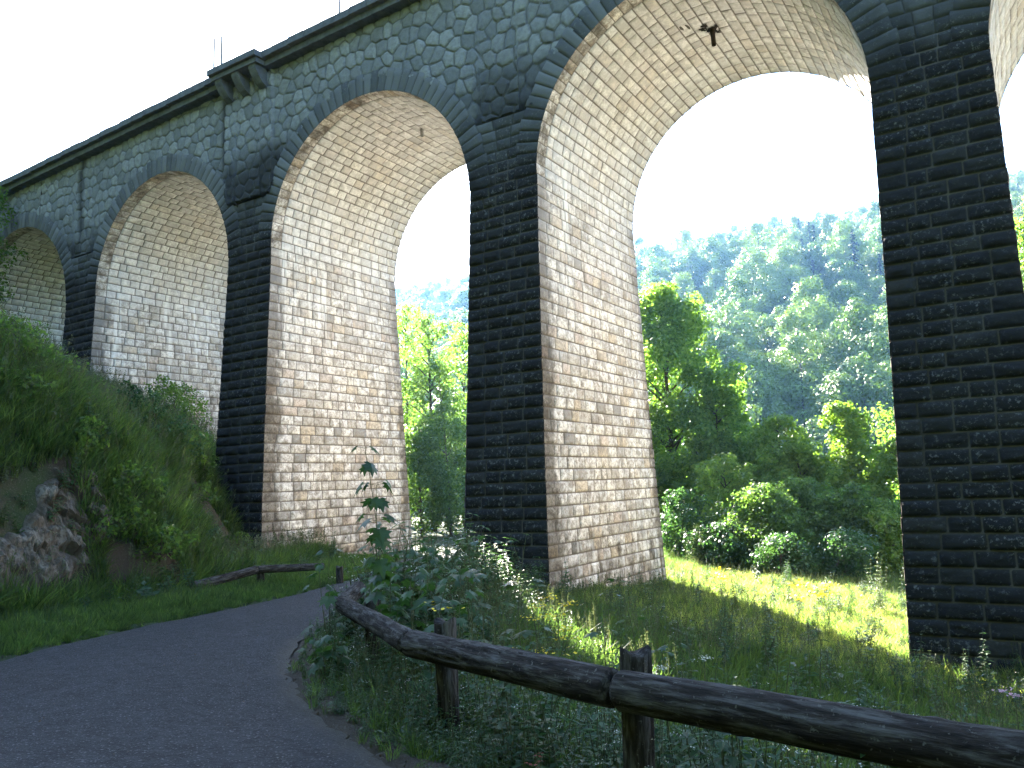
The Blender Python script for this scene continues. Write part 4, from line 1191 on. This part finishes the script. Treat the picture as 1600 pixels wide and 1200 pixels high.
# ------------------------------------------------------------------ single plants
LOBES = [(0, 0), (.16, -.10), (.42, -.06), (.30, .10), (.62, .20), (.40, .34), (.46, .66), (.18, .52), (0, 1.0)]
OUT = np.array(LOBES + [(-a, b) for a, b in LOBES[-2:0:-1]])
def maple_leaf(C, D, N, s, V, F, R, rng):
    D = D / np.linalg.norm(D); B = np.cross(N, D); B /= np.linalg.norm(B); N = np.cross(D, B)
    b = len(V); k = len(OUT); c = rng.random()
    for (px, py) in OUT: V.append(C + s * (B * px + D * py + N * (-.35 * abs(px) ** 1.3 - .18 * py * py)))
    V.append(C + s * D * .33)
    for i in range(k): F.append([b + i, b + (i + 1) % k, b + k]); R.append(c)

def maple_plant(name, base, tips, leaf, nodes, seed, label, lmat=L_MAPLE, cat='sapling', full=False, droop=.5, group=None, stemr=.007):
    """stems from base to each tip with opposite pairs of lobed leaves"""
    rng = np.random.default_rng(seed); e = empty(name, tuple(base)); tag(e, label, cat, group)
    st = MB(); V = []; F = []; R = []
    for tip in tips:
        tip = np.array(tip) - base; bend = rng.normal(0, .05, 3) * np.linalg.norm(tip) * [1, 1, 0]
        f = lambda t: tip * t + bend * math.sin(t * math.pi)
        ts = np.linspace(0, 1, 9); st.tube([f(t) for t in ts], np.linspace(stemr, stemr * .35, 9), 6)
        for j in range(nodes):
            t = 1 - (j / nodes) ** 1.0 * .78; p = f(t); ph = j * 1.57 + rng.normal(0, .35) + seed
            for s_ in (0, math.pi):
                if rng.random() < (.12 if not full else 0): continue
                ln = leaf * rng.uniform(.45, .9) * (.5 + .8 * min(1, j / 3 + .25)); h = np.array([math.cos(ph + s_), math.sin(ph + s_), .25 - .1 * rng.random()])
                q = p + h * ln; st.tube([p, q], [.0022, .0016], 4, cap=False)
                D = np.array([h[0], h[1], -droop * rng.uniform(.4, 1.6)]); Nn = np.array([rng.normal(0, .25), rng.normal(0, .25), 1.0]) + .4 * h
                maple_leaf(q, D, Nn, leaf * rng.uniform(.7, 1.15) * ((.62 if not full else .85) + (.5 if not full else .25) * min(1, j / 2)), V, F, R, rng)
    st.build('stem', [M_STEM], e, smooth=True)
    link('foliage', mesh_np('foliage', V, [np.array(F)], lmat, None, False, None, {'rnd': R}), e)

def gp_(u, v_top, d):
    p = at_px(u, v_top, d); return p, np.array([p[0], p[1], gz(p[0], p[1]) - .03])
def maple_at(u, vtop, d, leaf, nodes, seed, label, extra=(), name='maple_sapling', **k):
    p, b = gp_(u + k.pop('du', 4), vtop, d); tips = [at_px(u, vtop, d)] + [at_px(*q) for q in extra]
    maple_plant(name, b, tips, leaf, nodes, seed, label, **k)
maple_at(570, 700, 8.0, .165, 10, 1, 'tall thin maple sapling standing out against the broad lit pier', [(588, 758, 8.1)], du=12, droop=.9, full=True)
maple_at(514, 862, 8.6, .17, 4, 2, 'small maple sapling at the road edge left of the tall thin one', [(498, 885, 8.5)])
maple_at(640, 862, 7.6, .16, 5, 3, 'low maple sapling behind the bend of the log rail', [(668, 858, 7.7), (612, 880, 7.6), (650, 890, 7.4)], group='low maple shoots behind the rail')
maple_at(735, 842, 8.2, .19, 4, 4, 'maple shoot spreading before the left foot of the central dark pier', [(760, 848, 8.0), (700, 850, 8.3)], droop=.15)
maple_at(822, 838, 8.6, .19, 3, 5, 'maple shoot with flat leaves before the middle of the central dark pier', [(800, 846, 8.5)], droop=.1)
maple_at(966, 908, 8.4, .15, 3, 6, 'small maple shoot in the grass before the pale side of the central pier', [(955, 930, 8.3)], droop=.2)
maple_at(700, 905, 7.0, .14, 5, 8, 'maple shoot with pale leaves behind the second rail post', [(720, 890, 7.2), (668, 912, 7.0)], lmat=L_HERB)
maple_at(505, 985, 7.6, .12, 4, 9, 'maple seedling beside the road in front of the rail end', [(485, 1000, 7.6), (525, 975, 7.4)])
maple_at(1050, 1010, 5.4, .12, 3, 10, 'small maple seedling in the meadow behind the third rail post', [(1035, 1020, 5.2)], droop=.2)
maple_at(415, 800 + 60, 21, .2, 4, 11, 'small leafy sapling against the foot of the broad dark pier', [(395, 850, 21)])

for k, (u, v, d, t) in enumerate([(612, 868, 9.6, 'leafy maple shoot left of the narrow arch opening, nearest the tall thin sapling'), (660, 852, 10.4, 'leafy maple shoot before the right edge of the broad lit pier'),
        (692, 862, 9.2, 'leafy maple shoot before the bright gap of the narrow arch'), (725, 872, 9.8, 'leafy maple shoot overlapping the lower left corner of the central pier'),
        (598, 905, 9.2, 'dense maple shoot under the tall thin sapling')]):
    maple_at(u, v, d, .15, 6, 20 + k, t, [(u + 18, v + 12, d + .2), (u - 20, v + 14, d - .2), (u + 5, v + 30, d - .4)], group='low maple shoots behind the rail')
def herb_at(name, u, vtop, d, seed, label, cat, nst, leaf, lmat, pairs, flower=None, group=None, spread=.08, **k):
    p = at_px(u, vtop, d); z0 = gz(p[0], p[1]) - .02; h = (p[2] - z0)
    me = herb(seed, h / 1.02, nst, leaf * (1.05 if name == 'willow_shoot' else .8), lmat, pairs, spread, flower=flower, **k); o = link(name, me); o.location = (p[0], p[1], z0)
    tag(o, label, cat, group)
herb_at('willow_shoot', 1216, 935, 6.3, 41, 'tall dark shoot with narrow leaves standing before the sunlit grass', 'plant', 2, .13, L_HERB, 11, wide=.32)
herb_at('willow_shoot', 1262, 985, 5.6, 42, 'narrow leaved shoot right of the tallest dark shoot in the meadow', 'plant', 3, .12, L_HERB, 9, wide=.32)
herb_at('willow_shoot', 1195, 1010, 5.8, 43, 'short narrow leaved shoot left of the tallest dark shoot in the meadow', 'plant', 3, .11, L_HERB, 8, wide=.35)
herb_at('leafy_shoot', 1478, 1030, 5.2, 44, 'leafy shoot rising before the foot of the dark right pier', 'plant', 3, .09, L_HERB, 10, wide=.6)
for k, (u, v, d, t) in enumerate([(1445, 1062, 5.6, 'leafy shoot before the lower left corner of the right pier'), (1515, 1048, 5.4, 'leafy shoot before the middle of the foot of the right pier'),
        (1545, 1075, 4.9, 'short leafy shoot among the pink flowers at the right pier'), (1400, 1050, 6.2, 'leafy shoot just left of the foot of the right pier')]):
    herb_at('leafy_shoot', u, v, d, 90 + k, t, 'plant', 4, .10, L_HERB, 8, wide=.62)
herb_at('leafy_shoot', 1432, 985, 12, 45, 'sprig of pale leaves at the left corner of the dark right pier', 'plant', 3, .16, L_HERB, 8, wide=.6)
for k, (u, v, d, t) in enumerate([(845, 930, 9.0, 'yellow ragwort in flower before the front corner of the central pier'), (868, 945, 8.6, 'small yellow ragwort beside the larger one by the central pier'),
        (888, 990, 6.3, 'lone yellow flower head in the meadow above the rail'), (1290, 905, 19.5, 'bright yellow flowering plant in the sunlit strip, the largest one'),
        (1245, 918, 18.5, 'yellow flowering plant left of the largest one in the sunlit strip'), (1125, 892, 22, 'yellow flowering plant at the left end of the sunlit strip'),
        (668, 965, 6.8, 'little yellow flower beside the second rail post')]):
    sz = .07 if d > 15 else .034
    herb_at('ragwort', u, v, d, 50 + k, t, 'flower', 4 if k not in (2, 6) else 1, .09, L_HERB, 7, flower=L_YELLOW, group='yellow flowers in the meadow', spread=.035, fn=26 if k not in (2, 6) else 9, fsize=sz, fspread=.07 if d < 15 else .13)
for k, (u, v, d, t) in enumerate([(1500, 1098, 4.3, 'pale pink flower head before the foot of the right pier, left one'), (1588, 1082, 4.2, 'pink flower head at the right edge of the photo above the rail'),
        (1562, 1096, 4.0, 'pink flower head just left of the one at the right edge'), (1025, 1035, 4.6, 'small whitish flower head just right of the third rail post'), (1068, 1052, 4.4, 'small pale flower head above the rail')]):
    herb_at('hemp_agrimony', u, v, d, 70 + k, t, 'flower', 2, .10, L_HERB, 6, flower=L_PINK if k < 3 else L_WHITE, group='pink and pale flowers behind the rail', fn=40, fsize=.012, fspread=.022)
herb_at('withered_plant', 836, 1150, 4.4, 80, 'withered reddish plant under the log rail', 'plant', 3, .07, L_BROWN, 5, wide=.7)
herb_at('silvery_shrub', 1370, 868, 21, 81, 'pale silvery shrub in the sunlit strip by the right pier', 'bush', 16, .14, L_WILLOW, 12, spread=.55, wide=.35)
herb_at('silvery_shrub', 1090, 815, 30, 82, 'feathery grey green shrub right of the foot of the central pier', 'bush', 18, .2, L_WILLOW, 14, spread=.7, wide=.25)

def hit_px(u, v, d0=3.0, d1=60.0):
    for d in np.arange(d0, d1, .1):
        p = at_px(u, v, d)
        if p[2] < gz(p[0], p[1]): return p, d
    return at_px(u, v, d1), d1
# shrubs on the left bank, seen against the lit pier
GS = 'shrubs on the left bank'
for k, (u, vb, h, W, t) in enumerate([(45, 640, .9, 1.5, 'dark shrub hanging over the bank above the rock outcrop'), (130, 720, .8, 1.4, 'dark shrub on the middle of the steep bank'), (215, 800, .8, 1.4, 'dark shrub low on the bank left of the scree patch'),
        (300, 800, .7, 1.1, 'small dark shrub on the bank right above the scree patch'), (375, 880, .9, .9, 'small shrub against the foot of the broad dark pier'), (150, 860, .6, 1.3, 'low dark shrub at the right end of the rock outcrop'),
        (250, 880, .6, 1.3, 'low dark shrub at the foot of the bank left of the distant rail'), (20, 575, 1.0, 1.6, 'leafy shrub on the bank top at the left edge of the photo'), (100, 600, .8, 1.3, 'leafy shrub on the bank top before the small arch'),
        (165, 640, .9, 1.2, 'leafy shrub on the bank before the second pier from the left'), (205, 668, 1.3, .9, 'loose shrub seen against the left part of the lit pier face'), (248, 705, 1.7, 1.1, 'tall loose shrub seen against the middle of the lit pier face'),
        (290, 735, 1.5, 1.3, 'loose shrub seen against the right part of the lit pier face'), (322, 765, 1.1, .9, 'shrub on the bank touching the edge of the broad dark pier')]):
    p, dd_ = hit_px(u, vb); args = ((400 + k, h, W, 260, .085), dict(shape='round', trunk_r=.022, base=.08, nb=16, blob=.2))
    build_tree('bank_shrub', (p[0], p[1], gz(p[0], p[1])), args, L_HERB if 9 < k < 13 else L_BUSH, t, 'bush', GS)
for k, (bx_p, by_p, h, t) in enumerate([(-26.9, 18.4, 2.5, 'leafy shrub growing under the second arch from the left, nearer one'), (-28.3, 20.6, 3.0, 'leafy shrub growing under the second arch from the left, farther one'), (-25.4, 17.6, 1.8, 'low shrub at the mouth of the second arch from the left')]):
    build_tree('bank_shrub', (bx_p, by_p, gz(bx_p, by_p)), ((440 + k, h, 2.1, 240, .10), dict(shape='round', trunk_r=.03, base=.05, nb=24, blob=.18)), L_BUSH, t, 'bush', GS)
place_tree(-6, 282, 33, 3.0, 420, 'round', L_BUSH, 'tree crown overlapping the viaduct parapet at the left edge of the photo', 240, .13, .2, 26, .14, group=None)

# ------------------------------------------------------------------ haze (thin summer air)
hz = MB()
hz.box((0, 0, (330 - 14) / 2), (FAR * 2 + 260, FAR * 2 + 260, 344))
mh = bpy.data.materials.new('thin_air'); mh.use_nodes = True
for n in list(mh.node_tree.nodes):
    if n.type == 'BSDF_PRINCIPLED': mh.node_tree.nodes.remove(n)
pv_ = mh.node_tree.nodes.new('ShaderNodeVolumePrincipled'); pv_.inputs['Color'].default_value = (.24, .50, 1, 1)
pv_.inputs['Density'].default_value = HAZE_DENSITY; pv_.inputs['Anisotropy'].default_value = .55
mh.node_tree.links.new(pv_.outputs[0], mh.node_tree.nodes['Material Output'].inputs['Volume'])
ho = hz.build('haze', [mh]); tag(ho, kind='stuff')
